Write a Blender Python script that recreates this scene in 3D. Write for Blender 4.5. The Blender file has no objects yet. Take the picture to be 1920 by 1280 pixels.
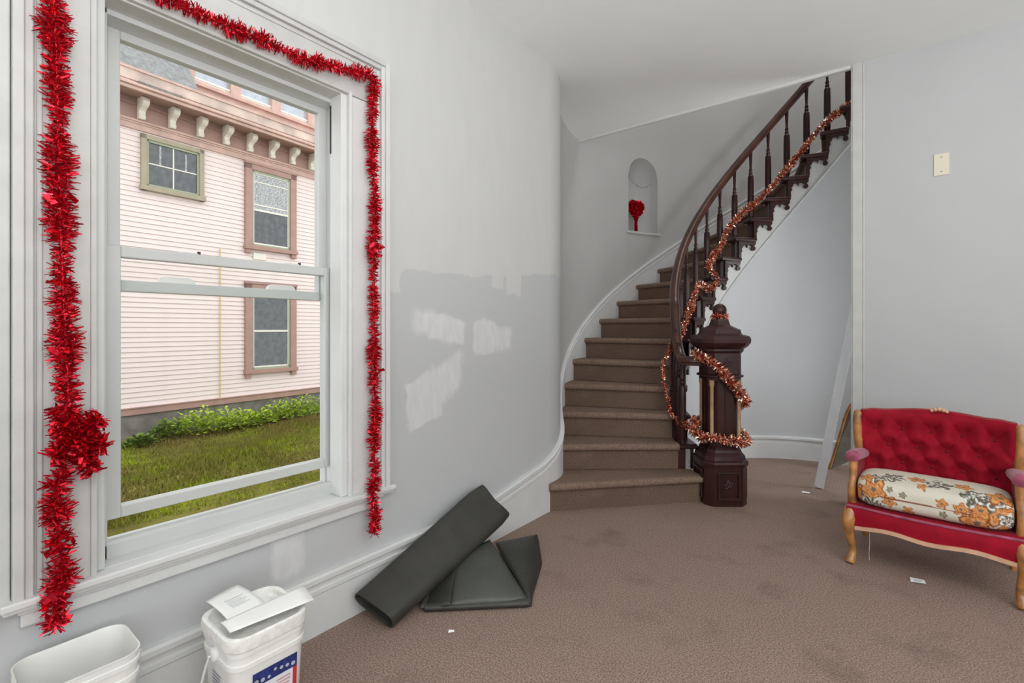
import bpy, bmesh, math, random
from mathutils import Vector, Matrix
random.seed(7)
PI = math.pi
SC = bpy.context.scene
COL = SC.collection

# ------------------------------------------------------------------ camera
cam = bpy.data.cameras.new('camera'); cam_o = bpy.data.objects.new('camera', cam); COL.objects.link(cam_o)
cam.sensor_width = 36.0; cam.lens = 912 / 1920 * 36
cam.shift_y = -25 / 1920
cam.clip_start = 0.02
cam_o.location = (0, 0, 1.2)
cam_o.rotation_euler = (PI / 2, 0, math.radians(38.096))
SC.camera = cam_o
# ------------------------------------------------------------------ sky, light, exposure
world = bpy.data.worlds.new('sky'); SC.world = world; world.use_nodes = True
bg = world.node_tree.nodes['Background']
bg.inputs[0].default_value = (0.93, 0.97, 1.0, 1); bg.inputs[1].default_value = 1.95
def area(name, loc, rot, sx, sy, power, col=(1, 1, 1)):
    l = bpy.data.lights.new(name, 'AREA'); l.shape = 'RECTANGLE'; l.size = sx; l.size_y = sy; l.energy = power; l.color = col
    o = bpy.data.objects.new(name, l); COL.objects.link(o); o.location = loc; o.rotation_euler = rot
    return o
# area lights added in unseen window openings to stand in for daylight
area('back_window_fill', (0.9, -5.95, 1.55), (PI / 2, 0, PI), 4.4, 2.1, 860, (1, .995, .985))
area('side_window_fill', (3.55, -1.2, 1.55), (0, PI / 2, 0), 2.0, 4.6, 20, (.98, .99, 1))
area('ceiling_bounce_fill', (1.9, -.3, .9), (PI, 0, 0), .8, .8, 175, (1, .995, .985))  # added unseen light aimed up to brighten the ceiling; no lamp stands there
area('stairwell_fill', (-0.35, 4.9, 5.5), (0, 0, 0), 1.2, 1.0, 27, (1, .99, .97))  # unseen light added above the stairs to brighten the stairwell
area('front_door_daylight', (1.32, 4.85, 1.25), (0, PI / 2, 0), 1.9, .9, 37, (.95, .98, 1))
SC.view_settings.view_transform = 'Standard'; SC.view_settings.look = 'None'
SC.view_settings.exposure = 0.15; SC.view_settings.gamma = 1.0; SC.view_settings.use_curve_mapping = False
SC.cycles.use_denoising = True
SC.cycles.max_bounces = 8; SC.cycles.transparent_max_bounces = 12

# ------------------------------------------------------------------ materials
def mat(name, col, rough=0.6, metal=0.0, var=0.0, vscale=8.0, bump=0.0, bscale=60.0, sheen=0.0, spec=0.5, coat=0.0, detail=4.0, stretch=None):
    m = bpy.data.materials.new(name); m.use_nodes = True
    nt = m.node_tree; b = nt.nodes['Principled BSDF']
    b.inputs['Base Color'].default_value = (*col, 1); b.inputs['Roughness'].default_value = rough
    b.inputs['Metallic'].default_value = metal; b.inputs['Specular IOR Level'].default_value = spec
    b.inputs['Coat Weight'].default_value = coat
    if sheen:
        b.inputs['Sheen Weight'].default_value = sheen; b.inputs['Sheen Roughness'].default_value = .4
    tc = nt.nodes.new('ShaderNodeTexCoord'); src = tc.outputs['Object']
    if stretch:
        mp = nt.nodes.new('ShaderNodeMapping'); mp.inputs['Scale'].default_value = stretch
        nt.links.new(src, mp.inputs[0]); src = mp.outputs[0]
    if var:
        n = nt.nodes.new('ShaderNodeTexNoise'); n.inputs['Scale'].default_value = vscale; n.inputs['Detail'].default_value = detail
        nt.links.new(src, n.inputs['Vector'])
        r = nt.nodes.new('ShaderNodeMapRange'); r.inputs[1].default_value = .3; r.inputs[2].default_value = .7
        r.inputs[3].default_value = 1 - var; r.inputs[4].default_value = 1 + var
        nt.links.new(n.outputs[0], r.inputs[0])
        v = nt.nodes.new('ShaderNodeVectorMath'); v.operation = 'SCALE'; v.inputs[0].default_value = col
        nt.links.new(r.outputs[0], v.inputs['Scale']); nt.links.new(v.outputs[0], b.inputs['Base Color'])
    if bump:
        n2 = nt.nodes.new('ShaderNodeTexNoise'); n2.inputs['Scale'].default_value = bscale; n2.inputs['Detail'].default_value = 3
        nt.links.new(src, n2.inputs['Vector'])
        bp = nt.nodes.new('ShaderNodeBump'); bp.inputs['Strength'].default_value = bump; bp.inputs['Distance'].default_value = .01
        nt.links.new(n2.outputs[0], bp.inputs['Height']); nt.links.new(bp.outputs[0], b.inputs['Normal'])
    return m

def base_col(m):
    return m.node_tree, m.node_tree.nodes['Principled BSDF']
def N(nt, t, **kw):
    n = nt.nodes.new('ShaderNode' + t)
    for k, v in kw.items(): setattr(n, k, v)
    return n
def math_n(nt, op, a, b=None, clamp=False):
    n = nt.nodes.new('ShaderNodeMath'); n.operation = op; n.use_clamp = clamp
    for i, x in enumerate((a, b)):
        if x is None: continue
        if isinstance(x, (int, float)): n.inputs[i].default_value = x
        else: nt.links.new(x, n.inputs[i])
    return n.outputs[0]
def mix_col(nt, fac, a, b):
    n = nt.nodes.new('ShaderNodeMix'); n.data_type = 'RGBA'
    if isinstance(fac, (int, float)): n.inputs[0].default_value = fac
    else: nt.links.new(fac, n.inputs[0])
    for i, x in ((6, a), (7, b)):
        if isinstance(x, tuple): n.inputs[i].default_value = (*x, 1)
        else: nt.links.new(x, n.inputs[i])
    return n.outputs[2]

GREY = (.52, .53, .54); PRIMER = (.605, .61, .60); WHITEP = (.67, .675, .67)
M_grey = mat('grey_wall_paint', GREY, .75, var=.02, vscale=2.5, bump=.05, bscale=25)
M_ceil = mat('ceiling_paint', (.87, .90, .885), .85, var=.03, vscale=1.6, bump=.12, bscale=7)
M_stairpaint = mat('shaded_stairwell_paint', (.47, .465, .455), .75, var=.035, vscale=2.0, bump=.05, bscale=20)  # same grey paint, darkened so the stairwell shade sits in the colour
M_white = mat('white_trim_paint', WHITEP, .45, var=.03, vscale=9, bump=.06, bscale=35)
M_whitewarm = mat('dimmed_white_trim_paint', (.555, .56, .545), .5, var=.05, vscale=12, bump=.08, bscale=30)  # white trim darkened; the weaker light on it is put into the colour
M_vinyl = mat('white_vinyl', (.57, .585, .575), .35, var=.02, vscale=6)
M_plastic = mat('white_plastic', (.80, .80, .775), .35, var=.03, vscale=9)
M_lid = mat('dusty_white_plastic', (.78, .775, .74), .6, var=.12, vscale=45, bump=.1, bscale=90)
M_paper = mat('paper_sheet', (.86, .86, .84), .8, var=.02, vscale=20)
M_wood = mat('dark_mahogany', (.034, .0095, .0085), .36, var=.35, vscale=14, spec=.35, coat=.06, stretch=(1, 1, .25))
M_rail = mat('worn_mahogany_rail', (.060, .020, .0115), .28, var=.45, vscale=10, coat=.3, stretch=(1, 1, .4))
M_gold = mat('light_colonette_wood', (.40, .24, .13), .35, var=.2, vscale=20, coat=.2)
M_oak = mat('varnished_light_wood', (.42, .185, .055), .28, var=.5, vscale=16, coat=.5, detail=7)
M_oakpale = mat('pale_varnish_edge', (.68, .42, .28), .4, var=.15, vscale=18)
M_velvet = mat('crimson_velvet', (.30, .002, .016), .75, var=.18, vscale=16, sheen=.12, spec=.2)
M_worn = mat('worn_velvet_edge', (.36, .085, .15), .8, var=.3, vscale=30, sheen=.3, spec=.2)
M_button = mat('velvet_button', (.16, .001, .008), .8)
M_rubber = mat('black_rubber', (.034, .0335, .029), .5, var=.22, vscale=9, bump=.12, bscale=50)
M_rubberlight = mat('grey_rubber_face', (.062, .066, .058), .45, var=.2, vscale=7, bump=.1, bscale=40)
M_ivory = mat('ivory_plate', (.74, .70, .56), .4)
M_screw = mat('screw_metal', (.25, .24, .22), .4, metal=.8)
M_panel = mat('dark_green_panel', (.15, .145, .12), .7, var=.15, vscale=12)
M_boardw = mat('bluish_white_board', (.80, .83, .86), .5, var=.03, vscale=10)
M_red = mat('red_tinsel', (.62, .012, .03), .22, metal=.75, var=.55, vscale=90)
M_redbright = mat('red_foil', (.74, .02, .045), .18, metal=.8, var=.4, vscale=60)
M_copper = mat('copper_tinsel', (.56, .17, .10), .2, metal=.85, var=.65, vscale=110)
M_copperlight = mat('copper_glint', (1.0, .68, .55), .14, metal=.85, var=.3, vscale=110)  # pale strands put the tinsel highlights into the colour
M_wire = mat('grey_wire', (.35, .35, .36), .4, metal=.4)
M_clearpl = mat('pale_thread', (.55, .52, .50), .4)
M_dark = mat('dark_gap', (.03, .03, .03), .8)
# exterior
M_side = mat('cream_pink_clapboard', (.80, .665, .635), .7, var=.03, vscale=3)
M_rose = mat('rose_trim_paint', (.40, .235, .195), .65, var=.09, vscale=5)
M_roselt = mat('pale_rose_paint', (.55, .36, .30), .65, var=.14, vscale=4)
M_weather = mat('weathered_rose_paint', (.56, .42, .36), .8, var=.28, vscale=3, detail=9)
M_olive = mat('olive_casing_paint', (.37, .31, .22), .65, var=.08, vscale=8)
M_sashgreen = mat('sage_sash_paint', (.33, .35, .24), .6)
M_cream = mat('cream_corbel_paint', (.80, .74, .64), .6, var=.05, vscale=14)
M_pane = mat('old_window_glass', (.06, .062, .066), .06, var=.45, vscale=9, spec=.8)
M_lace = mat('lace_curtain_behind_glass', (.36, .36, .36), .25, var=.5, vscale=26, spec=.6)
M_skypane = mat('clouded_glass', (.42, .45, .50), .15, var=.12, vscale=8, spec=.8)
M_shingle = mat('grey_slate', (.24, .235, .23), .8, var=.25, vscale=14)
M_conc = mat('foundation_concrete', (.21, .185, .165), .85, var=.3, vscale=6, bump=.3, bscale=20)
M_soil = mat('lawn_ground', (.16, .145, .04), .95, spec=0.0, var=.45, vscale=1.6, bump=.3, bscale=25)
M_stain = mat('yellow_stained_cable', (.62, .47, .20), .7)
M_leaf = mat('weed_leaf', (.42, .54, .06), .7, spec=.15, var=.4, vscale=9)
M_leafdark = mat('dull_weed_leaf', (.15, .22, .045), .7, spec=.15, var=.3, vscale=9)

def grass_mat():
    m = mat('grass_blade', (.2, .3, .04), .8, spec=0.0)
    nt, b = base_col(m)
    tc = N(nt, 'TexCoord'); n = N(nt, 'TexNoise'); n.inputs['Scale'].default_value = .75; n.inputs['Detail'].default_value = 5
    nt.links.new(tc.outputs['Object'], n.inputs['Vector'])
    n2 = N(nt, 'TexNoise'); n2.inputs['Scale'].default_value = 30
    nt.links.new(tc.outputs['Object'], n2.inputs['Vector'])
    r = N(nt, 'ValToRGB'); r.color_ramp.elements[0].position = .36; r.color_ramp.elements[0].color = (.22, .165, .055, 1)
    r.color_ramp.elements[1].position = .62; r.color_ramp.elements[1].color = (.36, .44, .02, 1)
    e = r.color_ramp.elements.new(.5); e.color = (.19, .21, .03, 1)
    f = math_n(nt, 'ADD', n.outputs[0], math_n(nt, 'MULTIPLY', math_n(nt, 'SUBTRACT', n2.outputs[0], .5), .5))
    sx = N(nt, 'SeparateXYZ'); nt.links.new(tc.outputs['Object'], sx.inputs[0])      # lusher strip near the window wall, bare middle of the yard
    lush = N(nt, 'MapRange'); lush.inputs[1].default_value = -6.6; lush.inputs[2].default_value = -4.2; lush.inputs[3].default_value = -.12; lush.inputs[4].default_value = .20
    nt.links.new(sx.outputs[0], lush.inputs[0]); f = math_n(nt, 'ADD', f, lush.outputs[0])
    nt.links.new(f, r.inputs[0]); nt.links.new(r.outputs[0], b.inputs['Base Color'])
    return m
M_grass = grass_mat()

def glass_mat():
    m = bpy.data.materials.new('window_glass'); m.use_nodes = True; nt = m.node_tree
    nt.nodes.clear()
    out = N(nt, 'OutputMaterial'); tr = N(nt, 'BsdfTransparent'); gl = N(nt, 'BsdfGlossy'); mx = N(nt, 'MixShader'); fr = N(nt, 'Fresnel')
    tr.inputs[0].default_value = (.95, .965, .955, 1); gl.inputs['Roughness'].default_value = .02; fr.inputs[0].default_value = 1.25
    nt.links.new(fr.outputs[0], mx.inputs[0]); nt.links.new(tr.outputs[0], mx.inputs[1]); nt.links.new(gl.outputs[0], mx.inputs[2])
    nt.links.new(mx.outputs[0], out.inputs[0])
    return m
M_glass = glass_mat()

def carpet_mat(name, c1, c2, stain=.35):
    m = mat(name, c1, .95, spec=.1)
    nt, b = base_col(m); tc = N(nt, 'TexCoord'); o = tc.outputs['Object']
    def noise(s, d=2, rough=.5):
        n = N(nt, 'TexNoise'); n.inputs['Scale'].default_value = s; n.inputs['Detail'].default_value = d; n.inputs['Roughness'].default_value = rough
        nt.links.new(o, n.inputs['Vector']); return n.outputs[0]
    sp = noise(165, 2); 
    f = N(nt, 'MapRange'); f.inputs[1].default_value = .40; f.inputs[2].default_value = .60; nt.links.new(sp, f.inputs[0])
    c = mix_col(nt, f.outputs[0], c1, c2)
    st = N(nt, 'MapRange'); st.inputs[1].default_value = .54; st.inputs[2].default_value = .70; nt.links.new(noise(3.3, 6, .62), st.inputs[0])
    c = mix_col(nt, math_n(nt, 'MULTIPLY', st.outputs[0], stain), c, (.075, .05, .038))
    lg = N(nt, 'MapRange'); lg.inputs[1].default_value = .55; lg.inputs[2].default_value = .75; nt.links.new(noise(2.1, 5, .6), lg.inputs[0])
    c = mix_col(nt, math_n(nt, 'MULTIPLY', lg.outputs[0], .25), c, (.36, .27, .22))
    nt.links.new(c, b.inputs['Base Color'])
    bp = N(nt, 'Bump'); bp.inputs['Strength'].default_value = .5; bp.inputs['Distance'].default_value = .006
    nt.links.new(noise(160, 2), bp.inputs['Height']); nt.links.new(bp.outputs[0], b.inputs['Normal'])
    return m
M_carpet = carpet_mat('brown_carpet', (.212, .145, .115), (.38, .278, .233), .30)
M_treadcarpet = carpet_mat('worn_toplit_tread_carpet', (.165, .108, .080), (.275, .19, .148), .25)  # tread carpet lightened for light from above, plus some wear
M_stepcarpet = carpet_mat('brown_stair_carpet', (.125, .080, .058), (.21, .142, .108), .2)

def patched_wall_mat():
    """grey paint with white primer rolled over the upper half and in a few test swatches"""
    m = mat('half_primed_wall_paint', GREY, .7, bump=.06, bscale=18)
    nt, b = base_col(m)
    g = N(nt, 'TexCoord'); sx = N(nt, 'SeparateXYZ'); nt.links.new(g.outputs['Object'], sx.inputs[0])
    def noise(s, d=3, sc=None):
        n = N(nt, 'TexNoise'); n.inputs['Scale'].default_value = s; n.inputs['Detail'].default_value = d
        if sc:
            mp = N(nt, 'Mapping'); mp.inputs['Scale'].default_value = sc; nt.links.new(g.outputs['Object'], mp.inputs[0]); nt.links.new(mp.outputs[0], n.inputs['Vector'])
        else: nt.links.new(g.outputs['Object'], n.inputs['Vector'])
        return n.outputs[0]
    nz = math_n(nt, 'MULTIPLY', math_n(nt, 'SUBTRACT', noise(7), .5), .10)
    ny = math_n(nt, 'MULTIPLY', math_n(nt, 'SUBTRACT', noise(16), .5), .05)
    Y = math_n(nt, 'ADD', sx.outputs[1], ny); Z = math_n(nt, 'ADD', sx.outputs[2], nz)
    def step(v, a, soft):
        n = N(nt, 'MapRange'); n.inputs[1].default_value = a - soft; n.inputs[2].default_value = a + soft
        nt.links.new(v, n.inputs[0]); return n.outputs[0]
    def box(y0, y1, z0, z1, shear=0, soft=.006, sz=0):
        yy = math_n(nt, 'SUBTRACT', Y, math_n(nt, 'MULTIPLY', math_n(nt, 'SUBTRACT', Z, z0), shear)) if shear else Y
        zz = math_n(nt, 'SUBTRACT', Z, math_n(nt, 'MULTIPLY', math_n(nt, 'SUBTRACT', Y, y0), sz)) if sz else Z
        a = math_n(nt, 'MULTIPLY', step(yy, y0, soft), math_n(nt, 'SUBTRACT', 1, step(yy, y1, soft)))
        c = math_n(nt, 'MULTIPLY', step(zz, z0, soft), math_n(nt, 'SUBTRACT', 1, step(zz, z1, soft)))
        return math_n(nt, 'MULTIPLY', a, c)
    edge = math_n(nt, 'SUBTRACT', Z, math_n(nt, 'MULTIPLY', math_n(nt, 'SUBTRACT', Y, 1.45), .075))
    up = step(edge, 1.455, .005)
    for bb in ((1.30, 1.452, 1.37, 1.5, 0), (2.10, 2.205, 1.43, 1.55, 0), (2.232, 2.37, 1.40, 1.56, 0)):
        up = math_n(nt, 'MAXIMUM', up, box(*bb))
    streak = N(nt, 'MapRange'); streak.inputs[1].default_value = .35; streak.inputs[2].default_value = .65; streak.inputs[3].default_value = .8; streak.inputs[4].default_value = 1
    nt.links.new(noise(5, 4, (3, 3, .7)), streak.inputs[0])
    up = math_n(nt, 'MULTIPLY', up, streak.outputs[0])
    sw = None
    for bb in ((1.525, 1.66, 1.185, 1.285, 0, .02, 0), (1.62, 1.87, 1.155, 1.275, 0, .008, -.16), (1.95, 2.13, 1.06, 1.245, 0, .008, .0), (2.05, 2.27, 1.10, 1.235, 0, .02, -.2),
               (1.50, 1.72, .72, .955, -.10, .008, .25), (1.62, 1.83, .80, 1.00, .1, .02, .35), (.86, .975, .26, .43, 0, .012, 0)):
        k = box(*bb); sw = k if sw is None else math_n(nt, 'MAXIMUM', sw, k)
    st2 = N(nt, 'MapRange'); st2.inputs[1].default_value = .3; st2.inputs[2].default_value = .7; st2.inputs[3].default_value = .55; st2.inputs[4].default_value = 1
    nt.links.new(noise(9, 4, (4, 4, 1.2)), st2.inputs[0])
    sw = math_n(nt, 'MULTIPLY', sw, st2.outputs[0])
    c = mix_col(nt, up, GREY, PRIMER); c = mix_col(nt, sw, c, (.68, .685, .69))
    nt.links.new(c, b.inputs['Base Color'])
    return m
M_wall = patched_wall_mat()

# ------------------------------------------------------------------ mesh helpers
class MB:
    def __init__(s): s.v = []; s.f = []; s.mi = []
    def add(s, vs, fs, mi=0):
        k = len(s.v); s.v += [tuple(x) for x in vs]; s.f += [tuple(i + k for i in f) for f in fs]; s.mi += [mi] * len(fs); return s
    def box(s, x0, y0, z0, x1, y1, z1, mi=0):
        return s.add([(x0, y0, z0), (x1, y0, z0), (x1, y1, z0), (x0, y1, z0), (x0, y0, z1), (x1, y0, z1), (x1, y1, z1), (x0, y1, z1)],
                     [(0, 3, 2, 1), (4, 5, 6, 7), (0, 1, 5, 4), (1, 2, 6, 5), (2, 3, 7, 6), (3, 0, 4, 7)], mi)
    def loft(s, rings, closed=True, caps=True, mi=0, loop=False):
        n = len(rings[0]); vs = [p for r in rings for p in r]; fs = []
        m = len(rings)
        for a in range(m if loop else m - 1):
            b = (a + 1) % m
            for i in range(n if closed else n - 1):
                j = (i + 1) % n
                fs.append((a * n + i, a * n + j, b * n + j, b * n + i))
        if caps and not loop:
            fs.append(tuple(reversed(range(n)))); fs.append(tuple((m - 1) * n + i for i in range(n)))
        return s.add(vs, fs, mi)
    def lathe(s, prof, seg=16, c=(0, 0, 0), mi=0, caps=True, rot=0):
        return s.loft([[(c[0] + r * math.cos(2 * PI * i / seg + rot), c[1] + r * math.sin(2 * PI * i / seg + rot), c[2] + z) for i in range(seg)] for r, z in prof], mi=mi, caps=caps)
    def tube(s, path, r, seg=8, mi=0, caps=True, squash=1.0):
        P = [Vector(p) for p in path]; n = len(P)
        R = r if isinstance(r, (list, tuple)) else [r] * n
        rings = []; up = None
        for i in range(n):
            t = (P[min(i + 1, n - 1)] - P[max(i - 1, 0)]).normalized()
            if up is None:
                a = Vector((0, 0, 1)) if abs(t.z) < .9 else Vector((1, 0, 0)); up = (a - t * a.dot(t)).normalized()
            else:
                up = (up - t * up.dot(t)).normalized()
            sd = t.cross(up)
            rings.append([P[i] + (sd * math.cos(2 * PI * k / seg) + up * math.sin(2 * PI * k / seg) * squash) * R[i] for k in range(seg)])
        return s.loft(rings, caps=caps, mi=mi)
    def sweep(s, path, prof, mi=0, caps=True):
        """profile (side, up) kept upright along path; side = right of travel"""
        P = [Vector(p) for p in path]; n = len(P); rings = []
        for i in range(n):
            t = (P[min(i + 1, n - 1)] - P[max(i - 1, 0)]); h = Vector((t.x, t.y, 0)).normalized(); sd = Vector((h.y, -h.x, 0))
            t.normalize(); up = sd.cross(t)
            rings.append([P[i] + sd * a + up * b for a, b in prof])
        return s.loft(rings, mi=mi, caps=caps)
    def poly_extrude(s, pts, fa, fb, mi=0):
        n = len(pts); vs = [fa(*p) for p in pts] + [fb(*p) for p in pts]
        fs = [tuple(range(n)), tuple(reversed(range(n, 2 * n)))] + [(i, i + n, (i + 1) % n + n, (i + 1) % n) for i in range(n)]
        return s.add(vs, fs, mi)
    def build(s, name, m, parent=None, smooth=None, bevel=0, loc=None, rot=None, fix=True):
        me = bpy.data.meshes.new(name); me.from_pydata(s.v, [], s.f); 
        for mm in (m if isinstance(m, (list, tuple)) else [m]): me.materials.append(mm)
        if any(s.mi): me.polygons.foreach_set('material_index', s.mi)
        if fix:
            bm = bmesh.new(); bm.from_mesh(me); bmesh.ops.recalc_face_normals(bm, faces=bm.faces); bm.to_mesh(me); bm.free()
        if smooth is not None:
            me.polygons.foreach_set('use_smooth', [True] * len(me.polygons))
            if smooth < 3: me.set_sharp_from_angle(angle=smooth)
        me.update()
        return obj(name, me, parent, loc, rot, bevel)
def obj(name, me, parent=None, loc=None, rot=None, bevel=0):
    o = bpy.data.objects.new(name, me); COL.objects.link(o)
    if parent: o.parent = parent
    if loc: o.location = loc
    if rot: o.rotation_euler = rot
    if bevel:
        b = o.modifiers.new('bevel', 'BEVEL'); b.width = bevel; b.segments = 2; b.limit_method = 'ANGLE'; b.angle_limit = .6
    return o
def tag(o, label, cat, group=None, kind=None):
    o['label'] = label; o['category'] = cat
    if group: o['group'] = group
    if kind: o['kind'] = kind
    return o
def struct(o, label=None, cat=None):
    o['kind'] = 'structure'
    if label: o['label'] = label
    if cat: o['category'] = cat
    return o
def thing(name, label, cat, loc=(0, 0, 0), rotz=0, group=None):
    o = bpy.data.objects.new(name, None); COL.objects.link(o); o.location = loc; o.rotation_euler = (0, 0, rotz)
    o.empty_display_size = .05
    return tag(o, label, cat, group)
def smooth_path(pts, n=8):
    """Catmull-Rom"""
    P = [Vector(p) for p in pts]; out = []
    for i in range(len(P) - 1):
        a = P[max(i - 1, 0)]; b = P[i]; c = P[i + 1]; d = P[min(i + 2, len(P) - 1)]
        for k in range(n):
            t = k / n
            out.append(.5 * ((2 * b) + (c - a) * t + (2 * a - 5 * b + 4 * c - d) * t * t + (3 * b - a - 3 * c + d) * t ** 3))
    out.append(P[-1]); return out

# ------------------------------------------------------------------ geometry of the place
WX = -1.79                      # face of the window wall
H = 2.95                        # ceiling
YR = 3.945                      # face of the wall behind the settee
CX, CY = -.388, 4.1825          # centre of the curved stair
A0, DA, RISE = 227.74, 8.842, .1847
RW, RF = 1.93, .45              # stairwell wall radius, rounded corner radius
D2 = RW + RF; FX = WX - RF; FY = CY - math.sqrt(D2 ** 2 - (FX - CX) ** 2)
TJ = math.degrees(math.atan2(FY - CY, FX - CX)) % 360      # where corner and stairwell curve meet
def pitch(th): return RISE * ((A0 - th) / DA + 1)
def cyl(r, th, z=0): a = math.radians(th); return (CX + r * math.cos(a), CY + r * math.sin(a), z)
def corner_pts(off, n=14):
    """rounded end of the window wall, off = distance proud of the wall"""
    a1 = TJ - 180; return [(FX + (RF + off) * math.cos(math.radians(a1 * i / n)), FY + (RF + off) * math.sin(math.radians(a1 * i / n))) for i in range(n + 1)]
def well_pts(off, t0, t1, n): return [cyl(RW - off, t0 + (t1 - t0) * i / n)[:2] for i in range(n + 1)]

# ---- floor, ceiling
fl = MB().box(-2.6, -6.1, -.12, 3.7, 6.3, 0).build('floor', M_carpet); struct(fl, 'stained brown speckled carpet over the whole room', 'floor')
ce = MB().box(-2.45, -6.1, H, 3.7, YR, H + .2).build('ceiling', M_ceil); struct(ce, 'flat off-white plaster ceiling', 'ceiling')

# ---- window wall with opening
WY0, WY1, WZ0, WZ1 = .355, 1.19, .47, 2.215
w = MB()
w.box(-2.0, -6.1, -.1, WX, WY0, H + .05); w.box(-2.0, WY0, -.1, WX, WY1, WZ0); w.box(-2.0, WY0, WZ1, WX, WY1, H + .05); w.box(-2.0, WY1, -.1, WX, FY, H + .05)
cp = corner_pts(0, 16)
w.loft([[(x, y, -.1) for x, y in cp], [(x, y, H + .05) for x, y in cp]], closed=False, caps=False)
wl = w.build('wall_left', M_wall, smooth=.5, fix=False); struct(wl, 'grey window wall half rolled over with white primer, rounded end', 'wall')

# ---- stairwell wall with arched niche
NT0, NT1, NZ0, NZS, NZT = 160.7, 148.7, 2.235, 2.83, 3.035
w = MB(); ths = [TJ + (NT0 - TJ) * i / 24 for i in range(25)]
def wallstrip(ths, z0, z1): w.loft([[cyl(RW, t, z0) for t in ths], [cyl(RW, t, z1) for t in ths]], closed=False, caps=False)
TOPZ = 5.6
wallstrip(ths, -.1, TOPZ)
nn = 16; nth = [NT0 + (NT1 - NT0) * i / nn for i in range(nn + 1)]
def archz(t):
    k = (t - (NT0 + NT1) / 2) / ((NT0 - NT1) / 2); return NZS + (NZT - NZS) * math.sqrt(max(0, 1 - k * k))
wallstrip(nth, -.1, NZ0)
w.loft([[cyl(RW, t, archz(t)) for t in nth], [cyl(RW, t, TOPZ) for t in nth]], closed=False, caps=False)
wallstrip([NT1 + (0 - NT1) * i / 40 for i in range(41)], -.1, TOPZ)
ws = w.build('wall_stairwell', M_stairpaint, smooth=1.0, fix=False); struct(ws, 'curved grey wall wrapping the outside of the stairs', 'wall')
# niche shell: half round back with domed head
n = MB(); rings = []
for j in range(13):
    z = None; ring = []
    for i, t in enumerate(nth):
        k = (i / nn) * 2 - 1
        zz = NZ0 + (archz(t) - NZ0) * (j / 12)
        e = max(0, (zz - NZS) / (NZT - NZS)); dep = .15 * math.sqrt(max(0, 1 - k * k - e * e))
        ring.append(cyl(RW + dep, t, zz))
    rings.append(ring)
n.loft(rings, closed=False, caps=False)
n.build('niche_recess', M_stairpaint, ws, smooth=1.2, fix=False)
n = MB(); n.loft([[cyl(RW + r, t, z) for r, z in ((.16, NZ0 - .02), (.16, NZ0), (-.012, NZ0), (-.012, NZ0 - .025))] for t in [NT0 + 1 + (NT1 - NT0 - 2) * i / 10 for i in range(11)]])
n.build('niche_sill', M_whitewarm, ws, bevel=.003)
rf = MB(); rf.add([cyl(2.2, t, TOPZ) for t in range(0, 360, 15)], [tuple(range(24))]); struct(rf.build('ceiling_stairwell', M_ceil), 'plain ceiling high above the stairs', 'ceiling')
# ---- wall behind settee, its end casing, edge bead of the ceiling opening
wr = MB().box(-.205, YR, -.1, 3.7, YR + .12, H + .05).build('wall_right', M_grey); struct(wr, 'plain grey wall behind the red settee', 'wall')
struct(MB().box(-2.45, YR, H + .2, 3.7, YR + .1, TOPZ).build('wall_upper', M_grey), 'unseen grey wall added above the ceiling edge to block light', 'wall')  # added wall, unseen; keeps outside light from the stairwell
t = MB().box(-.214, YR - .018, 0, -.160, YR, H).box(-.222, YR - .012, 0, -.205, YR + .125, H).box(-.160, YR - .010, 0, -.146, YR, H)
struct(t.build('trim_1', M_whitewarm, bevel=.004), 'white corner casing at the open end of the wall', 'trim')
t = MB().box(-2.36, YR - .006, H - .022, -.214, YR + .03, H + .005)
struct(t.build('trim_2', M_white, bevel=.006), 'thin white bead along the ceiling edge over the stairs', 'trim')
t = MB().box(-.146, YR - .022, 0, 3.6, YR, .16).box(-.146, YR - .034, .15, 3.6, YR, .185).box(-.146, YR - .018, .185, 3.6, YR, .215)
struct(t.build('baseboard_right', M_white, bevel=.004), 'white baseboard behind the red settee', 'baseboard')
# ---- walls behind the camera with window openings
w = MB(); w.box(-2.0, -6.2, -.1, -1.3, -6.0, H + .05).box(3.1, -6.2, -.1, 3.8, -6.0, H + .05).box(-1.3, -6.2, -.1, 3.1, -6.0, .5).box(-1.3, -6.2, 2.6, 3.1, -6.0, H + .05)
struct(w.build('wall_back', M_grey), 'grey wall behind the viewer with a wide window', 'wall')
w = MB(); w.box(3.6, -6.2, -.1, 3.8, -3.5, H + .05).box(3.6, 1.1, -.1, 3.8, YR + .1, H + .05).box(3.6, -3.5, -.1, 3.8, 1.1, .5).box(3.6, -3.5, 2.6, 3.8, 1.1, H + .05)
struct(w.build('wall_side', M_grey), 'grey side wall out of view with a wide window', 'wall')

# ---- baseboard on the window wall; runs round the corner and up the stair
def strip(path, prof_fn):
    """loft a moulding; prof_fn(i) -> list of (proud, z); path gives wall face points + normals"""
    m = MB(); m.loft([[(x + nx * p, y + ny * p, z) for p, z in prof_fn(i)] for i, (x, y, nx, ny) in enumerate(path)]); return m
def board_prof(zb, zt, th=.02):
    return [(0, zb), (th, zb), (th, zt - .075), (th + .004, zt - .070), (th + .004, zt - .055), (th - .004, zt - .05), (th - .002, zt - .03), (th + .010, zt - .024), (th + .010, zt - .008), (th + .002, zt), (0, zt)]
def wall_line():
    L = [(WX, y, 1, 0) for y in (-6.0, 0, 1, 2, FY - .1)]
    a1 = TJ - 180
    for i in range(15):
        a = math.radians(a1 * i / 14); L.append((FX + RF * math.cos(a), FY + RF * math.sin(a), math.cos(a), math.sin(a)))
    return L
def skirt_top(th): 
    k = pitch(th) + .165; return max(.232, k) if k > .4 else .232 + (max(0, k - .10) / .30) ** 2 * .168
L = wall_line()
def th_of(p): return math.degrees(math.atan2(p[1] - CY, p[0] - CX)) % 360
pr = []
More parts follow.
